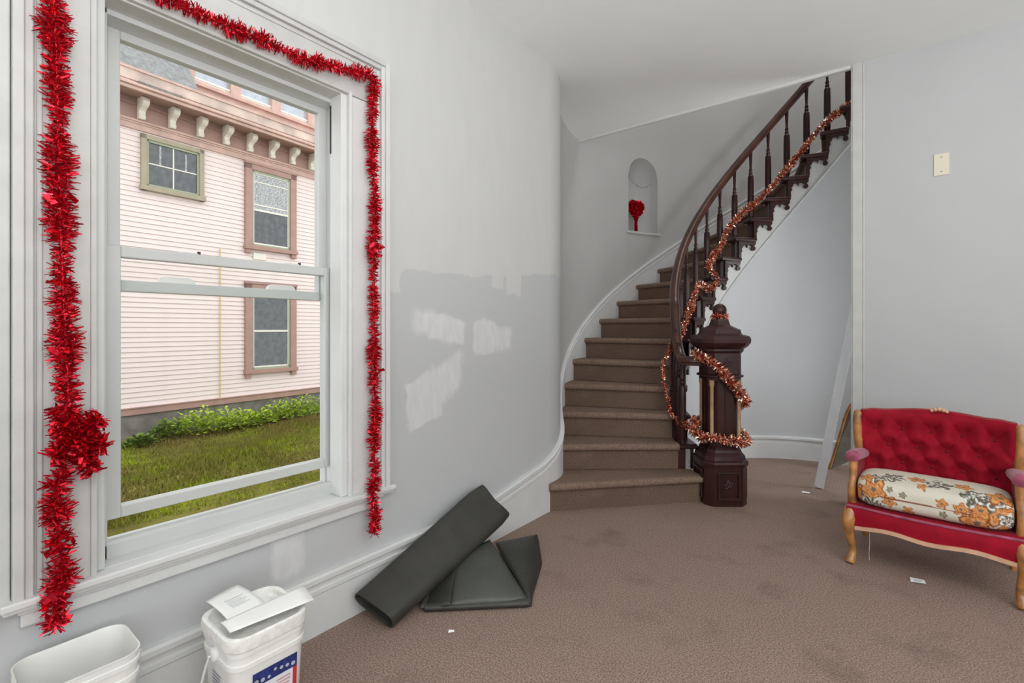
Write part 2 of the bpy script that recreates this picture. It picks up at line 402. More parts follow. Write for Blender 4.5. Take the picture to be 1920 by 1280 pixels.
for p in L:
    th = th_of(p)
    pr.append(board_prof(0, .232 if th > 234 else skirt_top(th)))
struct(strip(L, lambda i: pr[i]).build('baseboard_left', M_white, smooth=.5), 'tall moulded white baseboard under the window wall, curling up at the stairs', 'baseboard')

# ---- spandrel wall under the stairs
RS = .99
w = MB(); T = [207 - i * (207 - 74) / 60 for i in range(61)]
w.loft([[cyl(RS, t, -.05) for t in T], [cyl(RS, t, max(.0, min(pitch(t) - .34, 3.05))) for t in T]], closed=False, caps=False)
struct(w.build('wall_spandrel', M_grey, smooth=1, fix=False), 'curved grey wall closing the space under the stairs', 'wall')
T = [206 - i * (206 - 74) / 50 for i in range(51)]
def bprof(zt): return [(0, 0), (.022, 0), (.022, zt - .06), (.012, zt - .055), (.014, zt - .03), (.03, zt - .026), (.03, zt - .01), (.02, zt), (0, zt)]
b = MB(); b.loft([[cyl(RS - p, t, z) for p, z in bprof(min(.205, max(.06, pitch(t) - .34)))] for t in T])
struct(b.build('baseboard_spandrel', M_white, smooth=.5), 'curved white baseboard under the staircase wall', 'baseboard')
# upper landing behind the wall
b = MB(); T = [82 - i * 82 / 20 for i in range(21)]
b.loft([[cyl(RS, t, 2.93), cyl(RW, t, 2.93), cyl(RW, t, 3.14), cyl(RS, t, 3.14)] for t in T])
struct(b.build('floor_landing', M_stepcarpet), 'upstairs landing at the head of the stairs', 'floor')

# ------------------------------------------------------------------ window in the left wall
win = bpy.data.objects.new('window_1', None); COL.objects.link(win); win.location = (WX, .77, .5)
struct(win, 'white double-hung window with its lower sash raised a little', 'window')
def wpart(mb, name, m, parent=win, bevel=.004, smooth=None):
    o = mb.build(name, m, None, smooth=smooth, bevel=bevel)
    o.parent = parent
    o.matrix_parent_inverse = Matrix.Translation(-win.location) if parent is win else Matrix.Identity(4)
    return o
CF = WX + .028          # casing face
TOPC = 2.365
def casing(y0, y1, z0, z1, side):
    """flat board with three stepped bands at the outer edge and a bead at the inner edge; bands meet in mitres at the head"""
    m = MB(); bands = ((0, .022, .018), (.022, .040, .010), (.046, .058, 0))
    if side in 'LR':
        m.box(WX, y0 + .002, z0 + .001, CF - .006, y1 - .002, z1 - .002)
        for a, b, d in bands:
            ya, yb = (y0 + a, y0 + b) if side == 'L' else (y1 - b, y1 - a)
            m.box(WX, ya, z0, CF + d, yb, TOPC - a)
        if side == 'L': m.box(WX, y1 - .014, z0, CF + .002, y1, z1 + .014)
        else: m.box(WX, y0, z0, CF + .002, y0 + .014, z1 + .014)
    else:
        m.box(WX, y0 + .002, z0 + .002, CF - .0065, y1 - .002, z1 - .002)
        for a, b, d in bands: m.box(WX, y0 + a + .001, z1 - b, CF + d - .0004, y1 - a - .001, z1 - a)
        m.box(WX, WY0 - .012, z0, CF + .0016, 1.176, z0 + .014)
    return m
wpart(casing(.188, WY0 + .002, .505, 2.165, 'L'), 'casing', M_whitewarm, bevel=.003)
wpart(casing(1.163, 1.357, .505, 2.165, 'R'), 'casing', M_white, bevel=.003)
wpart(casing(.188, 1.357, 2.165, TOPC, 'T'), 'head_casing', M_whitewarm, bevel=.003)
wpart(MB().box(-1.99, WY0, .474, WX, WY1, .507).box(WX, .165, .486, WX + .052, 1.385, .507).box(WX, .17, .474, WX + .042, 1.38, .486), 'stool', M_white, bevel=.005)
wpart(MB().box(WX, .205, .425, WX + .020, 1.325, .462).box(WX, .198, .462, WX + .030, 1.335, .474), 'apron', M_white)
# interior stops and jamb liner
wpart(MB().box(-1.862, 1.135, .507, WX + .012, 1.1635, 2.17).box(-1.99, 1.1635, .507, WX - .001, 1.192, 2.2), 'stop', M_white)
wpart(MB().box(-1.90, WY0 - .005, .507, WX + .006, .380, 2.17), 'stop', M_vinyl)
wpart(MB().box(-1.99, WY0 - .01, 2.160, WX + .012, WY1, 2.215), 'stop', M_whitewarm)
# vinyl master frame
wpart(MB().box(-1.995, .372, .497, -1.858, .400, 2.17), 'frame_jamb', M_vinyl, bevel=.002)
wpart(MB().box(-1.995, 1.168, .497, -1.858, 1.180, 2.17).box(-1.945, 1.158, .497, -1.935, 1.168, 2.17).box(-1.875, 1.160, .497, -1.865, 1.168, 2.17), 'frame_jamb', M_vinyl, bevel=.002)
wpart(MB().box(-1.995, .372, 2.145, -1.858, 1.180, 2.17), 'frame_head', M_vinyl, bevel=.002)
k = MB(); k.loft([[(-1.858, y, .500), (-1.858, y, .548), (-1.864, y, .556), (-1.880, y, .553), (-1.962, y, .524), (-1.964, y, .530), (-1.985, y, .530), (-1.99, y, .500)] for y in (.381, 1.165)]); wpart(k, 'frame_sill', M_vinyl, bevel=.002)
def sash(xa, xb, y0, y1, z0, z1, stile, rb, rt, name):
    s = wpart(MB().box(xa, y0, z0, xb, y0 + stile, z1).box(xa, y1 - stile, z0, xb, y1, z1).box(xa, y0 + stile, z0, xb, y1 - stile, z0 + rb).box(xa, y0 + stile, z1 - rt, xb, y1 - stile, z1), name, M_vinyl, bevel=.003)
    xm = (xa + xb) / 2
    g = MB().add([(xm, y0 + stile - .004, z0 + rb - .004), (xm, y1 - stile + .004, z0 + rb - .004), (xm, y1 - stile + .004, z1 - rt + .004), (xm, y0 + stile - .004, z1 - rt + .004)], [(0, 1, 2, 3)]).build('pane', M_glass, s)
    return s
lo = sash(-1.925, -1.888, .402, 1.166, .612, 1.455, .038, .036, .034, 'lower_sash')
up = sash(-1.968, -1.935, .415, 1.160, 1.318, 2.150, .034, .036, .030, 'upper_sash')
for yy in (.60, .965):
    MB().box(-1.918, yy, 1.455, -1.897, yy + .055, 1.459).build('tilt_latch', M_vinyl, lo, bevel=.001)
    MB().box(-1.913, yy + .058, 1.455, -1.903, yy + .066, 1.466).build('latch_pin', M_dark, lo)
    k = MB(); k.loft([[(x, yy - .05, 1.35), (x, yy - .042, 1.368), (x, yy - .03, 1.374), (x, yy + .045, 1.374), (x, yy + .057, 1.368), (x, yy + .065, 1.35)] for x in (-1.966, -1.94)])
    k.build('tilt_latch', M_plastic, up)
wpart(MB().box(-1.860, 1.1335, 1.93, -1.850, 1.136, 2.13), 'balance_slot', M_dark, bevel=0)
# neighbouring window frame at the left edge of the wall
t = MB().box(WX, -.16, .5, WX + .022, .172, H - .4).box(WX, .150, .5, WX + .022, .1865, H - .4).box(WX, .10, .5, WX + .028, .118, H - .4).box(WX, -.2, .47, WX + .05, .150, .497).box(WX, -.2, .41, WX + .022, .120, .47)
struct(t.build('trim_3', M_whitewarm, bevel=.004), 'white casing of the next window at the far edge of the wall', 'trim')

# ------------------------------------------------------------------ staircase
stair = thing('staircase', 'curved staircase with brown carpeted steps and dark scroll brackets', 'staircase', (CX, CY, 0))
dr = math.radians(DA)
def pol(r, ph, z): return (r * math.cos(ph), r * math.sin(ph), z)
def tread_mesh(r0, r1, nr=8, da=dr, name='tread'):
    m = MB(); rings = []
    for k in range(nr + 1):
        r = r0 + (r1 - r0) * k / nr
        rings.append([pol(r, ph, z) for ph, z in ((-da - .004, -.003), (-da * .5, 0), (-.02 / r, 0), (.012 / r, 0), (.028 / r, -.006), (.036 / r, -.020), (.034 / r, -.036), (.024 / r, -.047), (0, -.050), (-da * .5, -.05), (-da - .004, -.05))])
    m.loft(rings); return m
def riser_mesh(r0, r1, h=RISE, nr=8):
    m = MB(); m.loft([[pol(r, 0, -h), pol(r, 0, -.048), pol(r, -.02 / r, -.048), pol(r, -.02 / r, -h)] for r in [r0 + (r1 - r0) * k / nr for k in range(nr + 1)]]); return m
NST = 16
def th_n(n): return A0 - DA * (n - 1)
RI = 1.075
tr0 = rs0 = None; te0 = None
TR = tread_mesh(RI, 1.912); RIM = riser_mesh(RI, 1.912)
# wooden tread end with return nosing, wooden riser end, scroll bracket (drawn flat, wrapped on the curve)
TE = MB(); rings = []
for r in (.948, .952, .965, 1.0, RI):
    e = 0 if r > .95 else .006
    rings.append([pol(r, ph, z) for ph, z in ((-dr - .016 / r, -e), (.034 / r, -e), (.044 / r, -.010), (.044 / r, -.024), (.034 / r, -.034 + e), (-dr - .016 / r, -.034 + e), (-dr - .022 / r, -.024), (-dr - .022 / r, -.010))])
TE.loft(rings)
RE = MB(); RE.loft([[pol(r, 0.0, -RISE), pol(r, 0.0, -.034), pol(r, -.022 / r, -.034), pol(r, -.022 / r, -RISE)] for r in (.966, RI)])
Lw = RS * dr
def arc(cx, cy, r, a0, a1, n=7): return [(cx + r * math.cos(math.radians(a0 + (a1 - a0) * i / n)), cy + r * math.sin(math.radians(a0 + (a1 - a0) * i / n))) for i in range(n + 1)]
bp = [(0, -.030), (Lw + .018, -.030), (Lw + .018, -.056), (Lw + .006, -.070)] + arc(Lw - .004, -.096, .0205, 70, -250, 12) + [(Lw - .016, -.072), (Lw - .022, -.064)]
bp += arc(Lw - .043, -.078, .0195, 25, 155, 6) + [(Lw - .064, -.088)] + arc(Lw - .086, -.080, .0195, 30, 160, 6) + [(.042, -.090), (.030, -.104), (.038, -.120), (.026, -.138), (.028, -RISE), (0, -RISE)]
BR = MB(); BR.poly_extrude(bp, lambda s, z: pol(.962, -s / RS, z), lambda s, z: pol(RS, -s / RS, z))
def mesh_of(mb, name, m, smooth=None):
    o = mb.build(name, m, None, smooth=smooth); me = o.data; bpy.data.objects.remove(o); return me
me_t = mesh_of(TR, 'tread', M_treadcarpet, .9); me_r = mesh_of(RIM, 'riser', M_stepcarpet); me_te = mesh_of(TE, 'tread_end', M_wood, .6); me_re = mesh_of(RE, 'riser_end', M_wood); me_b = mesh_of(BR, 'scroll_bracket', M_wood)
for n_ in range(1, NST + 2):
    z = RISE * n_; rot = (0, 0, math.radians(th_n(n_)))
    if n_ == 1:
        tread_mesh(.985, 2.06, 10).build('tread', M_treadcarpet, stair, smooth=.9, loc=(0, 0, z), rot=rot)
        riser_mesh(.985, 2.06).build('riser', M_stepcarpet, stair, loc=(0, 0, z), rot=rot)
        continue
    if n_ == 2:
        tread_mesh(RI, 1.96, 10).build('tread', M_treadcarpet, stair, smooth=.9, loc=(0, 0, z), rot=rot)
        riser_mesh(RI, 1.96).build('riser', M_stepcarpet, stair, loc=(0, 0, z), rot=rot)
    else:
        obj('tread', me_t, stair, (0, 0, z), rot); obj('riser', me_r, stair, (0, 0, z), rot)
    obj('tread_end', me_te, stair, (0, 0, z), rot); obj('riser_end', me_re, stair, (0, 0, z), rot); obj('scroll_bracket', me_b, stair, (0, 0, z), rot)
# white inner string with bead
s = MB()
for n_ in range(2, NST + 2):
    ts = [th_n(n_) - DA * k / 4 for k in range(5)]
    s.loft([[(lambda p: (p[0] - CX, p[1] - CY, p[2]))(cyl(r, t, z)) for r, z in ((RS - .004, max(0, pitch(t) - .36)), (RS - .004, RISE * n_ - .03), (RS + .03, RISE * n_ - .03), (RS + .03, max(0, pitch(t) - .36)))] for t in ts])
s.build('string', M_whitewarm, stair)
s = MB(); T = [212 - i * (212 - 78) / 60 for i in range(61)]
s.loft([[(lambda p: (p[0] - CX, p[1] - CY, p[2]))(cyl(r, t, max(0.005, pitch(t) - .36) + dz)) for r, dz in ((RS - .012, -.012), (RS - .014, -.002), (RS - .006, .010), (RS, .012), (RS, -.012))] for t in T])
s.build('string_bead', M_whitewarm, stair, smooth=.8)
# white skirt board up the outer wall
P = []
T = [TJ + .5 - i * (TJ - 60) / 70 for i in range(71)]
for t_ in T:
    a = math.radians(t_); P.append((RW * math.cos(a), RW * math.sin(a), -math.cos(a), -math.sin(a)))
pf = [board_prof(max(0, pitch(t_) - .45), skirt_top(t_), .018) for t_ in T]
strip(P, lambda i: pf[i]).build('skirt_board', M_white, stair, smooth=.5)

# ------------------------------------------------------------------ balustrade
bal = thing('stair_balustrade', 'dark mahogany handrail and turned balusters sweeping up the curved stair', 'balustrade', (CX, CY, 0))
BRD = 1.04
prof = [(.019, 0), (.019, .03), (.024, .034), (.026, .05), (.0275, .20), (.027, .33), (.025, .405), (.020, .415), (.013, .422), (.018, .432), (.018, .440), (.011, .448), (.016, .462), (.016, .470), (.010, .482), (.012, .53), (.015, .60), (.016, .64)]
me_bal = mesh_of(MB().lathe(prof, 10), 'baluster', M_wood, .7)
for n_ in range(2, NST + 2):
    t_ = th_n(n_) - .55; p = cyl(BRD, t_)
    obj('baluster', me_bal, bal, (p[0] - CX, p[1] - CY, RISE * n_))
# second baluster squeezed in at the turn of the rail
p = cyl(BRD, th_n(2) - DA * .62); o = obj('baluster', me_bal, bal, (p[0] - CX, p[1] - CY, RISE * 2)); o.scale = (1, 1, 1.13)
p = cyl(BRD - .0, 83.2); 
tp = MB().lathe([(.034, 0), (.046, .01), (.046, .05), (.030, .09), (.020, .12), (.026, .13), (.020, .145), (.030, .16), (.036, .19), (.036, .55), (.03, .62)], 8)
tp.build('top_newel', M_wood, bal, smooth=.6, loc=(p[0] - CX, p[1] - CY, RISE * 17 + .0))
NX, NY = -.959, 3.581
path = [(NX - .09, NY - .035, .965), (NX - .155, NY - .075, .965)]
t0 = 219.0
for i in range(70):
    t_ = t0 - i * (t0 - 62) / 69
    z = pitch(t_) + .66
    ease = max(0, 1 - i / 7.0); z = z * (1 - ease) + .968 * ease if i < 7 else z
    path.append(cyl(BRD, t_, z))
hp = smooth_path(path, 2)
rail_prof = [(-.034, -.006), (-.036, .008), (-.030, .022), (-.016, .032), (0, .035), (.016, .032), (.030, .022), (.036, .008), (.034, -.006), (.024, -.012), (.022, -.030), (0, -.034), (-.022, -.030), (-.024, -.012)]
r = MB().sweep([(x - CX, y - CY, z) for x, y, z in hp], rail_prof); r.build('handrail', M_rail, bal, smooth=.6)

# ------------------------------------------------------------------ newel post
nw = thing('newel_post', 'carved dark newel post with ball finial at the foot of the stairs', 'newel post', (NX, NY, 0), math.radians(38.1))
def oct_ring(h, c, z): return [(-h + c, -h, z), (h - c, -h, z), (h, -h + c, z), (h, h - c, z), (h - c, h, z), (-h + c, h, z), (-h, h - c, z), (-h, -h + c, z)]
def octs(levels, name, m=M_wood, parent=nw, bevel=0):
    o = MB(); o.loft([oct_ring(*l) for l in levels]); return o.build(name, m, parent, bevel=bevel)
base = octs([(.146, .05, 0), (.146, .05, .265)], 'base', bevel=.004)
octs([(.152, .052, .265), (.155, .053, .285), (.150, .05, .297), (.140, .047, .305), (.136, .045, .33), (.118, .04, .355), (.114, .038, .37), (.100, .034, .395), (.100, .034, .42), (.110, .036, .425), (.110, .036, .44)], 'base_moulding')
octs([(.100, .045, .43), (.100, .045, .88)], 'shaft')
octs([(.114, .036, .845), (.114, .036, .86), (.128, .04, .868), (.128, .04, .878), (.116, .036, .885)], 'lower_collar')
blk = octs([(.114, .034, .885), (.114, .034, 1.035)], 'upper_block', bevel=.003)
octs([(.118, .036, 1.03), (.128, .04, 1.045), (.128, .04, 1.058), (.150, .05, 1.075), (.166, .055, 1.10), (.168, .056, 1.125), (.160, .053, 1.145), (.135, .045, 1.155)], 'cap')
octs([(.130, .044, 1.15), (.118, .04, 1.165), (.112, .038, 1.19), (.085, .03, 1.205), (.060, .022, 1.22), (.052, .02, 1.245), (.05, .02, 1.262)], 'cap_tier')
MB().lathe([(.040, 1.255), (.042, 1.27), (.03, 1.28), (.026, 1.288), (.034, 1.292)] + [(.047 * math.sin(a), 1.325 - .047 * math.cos(a)) for a in [.75 + i * (PI - .76) / 9 for i in range(10)]], 18).build('ball_finial', M_wood, nw, smooth=.7)
for sx in (-1, 1):
    for sy in (-1, 1):
        MB().lathe([(.017, .44), (.017, .465), (.013, .475), (.0125, .80), (.017, .81), (.017, .845)], 10, (sx * .092, sy * .092, 0)).build('colonette', M_gold, nw, smooth=.6)
for sy in (-1, 1):
    o = MB().box(-.006, sy * .100, .46, .006, sy * .106, .83); o.build('shaft_fillet', M_wood, nw, bevel=.002)
for sx in (-1, 1):
    o = MB().box(sx * .100, -.006, .46, sx * .106, .006, .83); o.build('shaft_fillet', M_wood, nw, bevel=.002)
def rosette(parent, c, nrm, r, name='rosette'):
    m = MB(); nv = Vector(nrm); sd = Vector((-nv.y, nv.x, 0)); upv = Vector((0, 0, 1))
    for k in range(9):
        a = k * 2.39; rr = r * (.25 + .6 * (k / 9)); q = Vector(c) + sd * rr * math.cos(a) * .9 + upv * rr * math.sin(a)
        s_ = r * .30
        m.add([q + nv * .010, q + sd * s_, q + upv * s_, q - sd * s_, q - upv * s_], [(0, 1, 2), (0, 2, 3), (0, 3, 4), (0, 4, 1)])
    return m.build(name, M_wood, parent, smooth=1.2, fix=False)
for nrm in ((0, -1, 0), (1, 0, 0), (-1, 0, 0)):
    nv = Vector(nrm); sd = Vector((-nv.y, nv.x, 0)); c = nv * .147
    m = MB()
    for a0, a1, z0, z1 in ((-.075, .075, .222, .234), (-.075, .075, .040, .062), (-.075, -.060, .06, .225), (.060, .075, .06, .225)):
        vs = [c + sd * a + nv * d + Vector((0, 0, z)) for d in (0, .012) for a, z in ((a0, z0), (a1, z0), (a1, z1), (a0, z1))]
        m.add(vs, [(0, 1, 2, 3), (4, 5, 6, 7), (0, 1, 5, 4), (1, 2, 6, 5), (2, 3, 7, 6), (3, 0, 4, 7)])
    m.build('base_panel_frame', M_wood, base, bevel=.003)
    rosette(base, tuple(nv * .147 + Vector((0, 0, .145))), nrm, .038)
    rosette(blk, tuple(nv * .115 + Vector((0, 0, .965))), nrm, .040)
# ------------------------------------------------------------------ tinsel
def tinsel_mesh(mb, pts, rad, dens, seed, wid=.0028, mi_alt=.12, flat=None):
    rnd = random.Random(seed); P = [Vector(p) for p in pts]
    for i in range(len(P) - 1):
        a, b = P[i], P[i + 1]; d = b - a; ln = d.length
        if ln < 1e-6: continue
        t = d / ln; q = Vector((0, 0, 1)) if abs(t.z) < .9 else Vector((1, 0, 0)); u = t.cross(q).normalized(); v = t.cross(u)
        R = rad(i / (len(P) - 1)) if callable(rad) else rad
        for _ in range(max(1, int(ln * dens * (R / .03)))):
            o = a + d * rnd.random(); an = rnd.random() * 2 * PI
            dr_ = (u * math.cos(an) + v * math.sin(an) + t * rnd.uniform(-.45, .7)).normalized()
            l_ = R * rnd.uniform(.7, 1.15); side = dr_.cross(Vector((rnd.uniform(-1, 1), rnd.uniform(-1, 1), rnd.uniform(-1, 1)))).normalized() * wid * rnd.uniform(.6, 1.3)
            curl = dr_.cross(side).normalized() * l_ * rnd.uniform(-.28, .28)
            m1 = o + dr_ * l_ * .5 + curl; e = o + dr_ * l_
            mb.add([o - side * .5, o + side * .5, m1 + side, m1 - side, e + side * .5, e - side * .5], [(0, 1, 2, 3), (3, 2, 4, 5)], 1 if rnd.random() < mi_alt else 0)
    return mb
GX = WX + .062
def gpath(yz, x=GX): return [(x + .004 * math.sin(9 * a + 5 * b), a, b) for a, b in yz]
g = thing('red_tinsel_garland', 'glittering red tinsel garland draped around the window casing', 'garland', (GX, .27, .41))
gl_pts = smooth_path(gpath([(.272, .412), (.262, .47), (.278, .55), (.272, .66), (.266, .76), (.284, .86), (.292, .96), (.288, 1.05), (.282, 1.22), (.276, 1.42), (.272, 1.64), (.268, 1.86), (.262, 2.05), (.264, 2.20), (.31, 2.235), (.42, 2.205), (.524, 2.20), (.65, 2.195), (.80, 2.205), (.93, 2.198), (1.02, 2.215), (1.15, 2.24), (1.225, 2.262), (1.262, 2.25), (1.257, 2.18), (1.248, 2.05), (1.25, 1.9), (1.262, 1.72), (1.256, 1.5), (1.263, 1.2), (1.258, 1.0), (1.266, .86), (1.255, .70), (1.26, .58), (1.25, .48), (1.263, .42), (1.256, .335)]), 8)
TL = len(gl_pts)
def grad(t): 
    base_ = .030 + .009 * math.sin(t * 83) * math.sin(t * 197 + 1)
    return base_ * (1.16 if t < .33 else 1.0)
off = Vector(g.location)
core = MB().tube([p - off for p in gl_pts[::3]], .0035, 6); core.build('core', M_red, g)
tm = MB(); tinsel_mesh(tm, [p - off for p in gl_pts], grad, 2100, 3, .0026)
o = tm.build('tinsel', [M_red, M_redbright], g, fix=False); o['kind'] = 'stuff'
# bow half way down the left side and the curled ends
tm = MB()
for k, (yy, zz, dy, dz, rr) in enumerate([(.30, .90, .05, .06, .034), (.30, .90, .06, -.02, .034), (.30, .90, -.035, .05, .03), (.30, .90, -.045, -.03, .03), (.30, .90, .035, -.09, .03), (.29, .93, -.03, .06, .028), (.30, .88, .03, .02, .036)]):
    pts = [Vector((GX + .02, yy + dy * i / 6, zz + dz * i / 6)) - off for i in range(7)]; tinsel_mesh(tm, pts, rr, 2600, 20 + k, .004, .3)
o = tm.build('bow', [M_red, M_redbright], g, fix=False); o['kind'] = 'stuff'
tm = MB()
rnd = random.Random(5)
for yy, zz, n_ in ((.268, .46, 14), (.30, .88, 26), (.284, 1.1, 8), (1.256, .38, 6), (.27, .62, 8), (.275, 1.5, 8), (1.255, 1.5, 6), (1.26, 1.0, 5)):
    for _ in range(n_):
        c = Vector((GX + rnd.uniform(.0, .03), yy + rnd.uniform(-.028, .028), zz + rnd.uniform(-.045, .05))) - off
        a = Vector((rnd.uniform(-1, 1), rnd.uniform(-1, 1), rnd.uniform(-1, 1))).normalized(); b_ = a.cross(Vector((rnd.uniform(-1, 1), rnd.uniform(-1, 1), rnd.uniform(-1, 1)))).normalized()
        tm.add([c - a * .014 - b_ * .006, c + a * .012 - b_ * .008, c + a * .016 + b_ * .007, c - a * .012 + b_ * .008], [(0, 1, 2, 3)], rnd.randint(0, 1))
o = tm.build('foil_leaf', [M_red, M_redbright], g, fix=False); o['kind'] = 'stuff'

# copper garland on the stair and newel
cg = thing('copper_tinsel_garland', 'copper tinsel garland wound down the balusters and around the newel', 'garland', (NX, NY, .4))
off = Vector(cg.location)
cp_ = [(83.5, 3.17, 1.0), (89, 3.115, .985), (96, 3.03, .98), (103, 2.885, .985), (109, 2.75, .98), (115.4, 2.61, .985), (122, 2.475, .98), (130, 2.355, .985), (138, 2.24, .98), (145.4, 2.10, .985), (149.7, 1.96, .98), (155.3, 1.855, .985), (160, 1.75, .98), (157, 1.69, .96), (156, 1.62, .95), (160, 1.545, .97), (166, 1.60, 1.0), (171, 1.47, 1.0), (176, 1.38, .99), (181, 1.30, .99), (190, 1.18, .99), (201, 1.04, 1.06), (205, .95, 1.12), (206, .87, 1.135), (207, .78, 1.125), (209, .67, 1.10), (213, .575, 1.10), (218, .52, 1.05)]
pts = [cyl(r_, t_, z_) for t_, z_, r_ in cp_]
def nloc(x, y, z):
    a = math.radians(38.1); return (NX + x * math.cos(a) - y * math.sin(a), NY + x * math.sin(a) + y * math.cos(a), z)
pts += [nloc(-.17, -.02, .475), nloc(-.155, -.10, .455), nloc(-.10, -.155, .468), (nloc(0, -.16, .45)), nloc(.10, -.15, .435), nloc(.155, -.08, .44), nloc(.16, .06, .47), nloc(.06, .16, .5), nloc(-.10, .14, .53), nloc(-.165, .04, .545), nloc(-.165, -.04, .52)]
pts_a = smooth_path(pts, 6)
pts_b = smooth_path([nloc(-.17, .02, 1.02), nloc(-.155, -.09, 1.0), nloc(-.10, -.15, .965), nloc(-.04, -.152, .90), nloc(.03, -.15, .82), nloc(.09, -.14, .755), nloc(.145, -.08, .70), nloc(.15, .02, .66), nloc(.06, .14, .62)], 6)
tm = MB(); tinsel_mesh(tm, [p - off for p in pts_a], lambda t: (.037 + .005 * math.sin(t * 70)) if not .56 < t < .70 else .021, 1250, 9, .0046, .42); tinsel_mesh(tm, [p - off for p in pts_b], .040, 1250, 10, .0048, .42)
o = tm.build('tinsel', [M_copper, M_copperlight], cg, fix=False); o['kind'] = 'stuff'
c_ = MB().tube([p - off for p in pts_a[::2]], .003, 6).tube([p - off for p in pts_b[::2]], .003, 6); c_.build('core', M_copper, cg)
ft = thing('copper_tinsel_collar', 'short copper tinsel tuft tied round the neck of the ball finial', 'tinsel', (NX, NY, 1.28))
tm = MB(); tinsel_mesh(tm, [(.034 * math.cos(a), .034 * math.sin(a), .004 * math.sin(3 * a)) for a in [i * 2 * PI / 16 for i in range(17)]], .030, 3000, 12, .0046, .34)
o = tm.build('tinsel', [M_copper, M_copperlight], ft, fix=False); o['kind'] = 'stuff'
MB().tube([(.036 * math.cos(a), .036 * math.sin(a), 0) for a in [i * 2 * PI / 16 for i in range(17)]], .003, 5).build('core', M_copper, ft)

# heart in the niche
hc = Vector(cyl(RW + .03, 156.6, 2.24)); hr = math.radians(156.6 - 90)
he = thing('red_tinsel_heart', 'small red tinsel heart on a stem standing in the arched niche', 'ornament', tuple(hc), hr + PI)
hs = .085
hpts = [(hs * 16 * math.sin(a) ** 3 / 16, 0, .245 + hs * (13 * math.cos(a) - 5 * math.cos(2 * a) - 2 * math.cos(3 * a) - math.cos(4 * a)) / 15) for a in [i * 2 * PI / 30 for i in range(31)]]
tm = MB(); tinsel_mesh(tm, hpts, .032, 2600, 31, .007, .3); tinsel_mesh(tm, [(x * .5, 0, .255 + (z - .25) * .5) for x, y, z in hpts], .026, 4200, 32, .006, .22)
o = tm.build('heart', [M_red, M_redbright], he, fix=False); o['kind'] = 'stuff'
tm = MB(); tinsel_mesh(tm, [(0, 0, i * .02) for i in range(9)], lambda t: .020, 5200, 33, .005, .2)
o = tm.build('stem', [M_red, M_redbright], he, fix=False); o['kind'] = 'stuff'
MB().tube(hpts, .004, 5).tube([(0, 0, 0), (0, 0, .17)], .004, 5).build('wire_frame', M_red, he)
# bead string across the niche
bs = thing('bead_string', 'thin string of grey beads hanging across the niche above the heart', 'beads', cyl(RW + .02, 154.7, 2.72))
off = Vector(bs.location); pts = []
for i in range(15):
    k = i / 14; t_ = NT0 - .9 - (NT0 - NT1 - 1.8) * k; pts.append(Vector(cyl(RW + .012, t_, 2.80 - .075 * (1 - (2 * k - 1) ** 2))) - off)
MB().tube(pts, .002, 5).build('cord', M_wire, bs)
me_bead = mesh_of(MB().lathe([(.0005, -.008), (.006, -.006), (.008, 0), (.006, .006), (.0005, .008)], 8), 'bead', M_wire, 1)
for i in (2, 4, 5, 7, 9, 10, 12): obj('bead', me_bead, bs, pts[i])

# ------------------------------------------------------------------ red settee
st = thing('settee', 'small crimson velvet settee with button-tufted back and carved wood frame', 'settee', (-.167, 3.029, 0), math.radians(-4.76))
SW = .60
def bow(x):                       # serpentine plan of the seat front
    k = x / SW; return -.028 * math.sin(PI * k) ** 1.3
def lowz(x):
    k = x / SW; return .186 + .010 * math.sin(PI * k) + .013 * (1 - math.cos(4 * PI * k)) / 2
xs = [-.022 + (SW + .044) * i / 36 for i in range(37)]
m = MB(); m.loft([[(x, bow(max(0, min(SW, x))) - .014, lowz(max(0, min(SW, x))) + .012), (x, bow(max(0, min(SW, x))) - .022, .25), (x, bow(max(0, min(SW, x))) - .016, .288), (x, bow(max(0, min(SW, x))) + .0, .300), (x, .05, .302), (x, .05, lowz(max(0, min(SW, x))) + .012)] for x in xs])
m.build('seat_apron', M_velvet, st, smooth=.9)
m = MB(); m.loft([[(x, bow(max(0, min(SW, x))) - .022, lowz(max(0, min(SW, x))) - .006), (x, bow(max(0, min(SW, x))) - .024, lowz(max(0, min(SW, x))) + .012), (x, bow(max(0, min(SW, x))) + .0, lowz(max(0, min(SW, x))) + .012), (x, bow(max(0, min(SW, x))) + .0, lowz(max(0, min(SW, x))) - .006)] for x in xs[2:-2]])
m.build('apron_rail', M_oakpale, st, smooth=.9)
m = MB().tube([(x, bow(max(0, min(SW, x))) - .012, .296) for x in xs], .0065, 8); m.build('seat_edge', M_worn, st, smooth=1.5)
m = MB().box(-.02, .02, .23, SW + .02, .42, .302); m.build('seat_deck', M_velvet, st, bevel=.012)
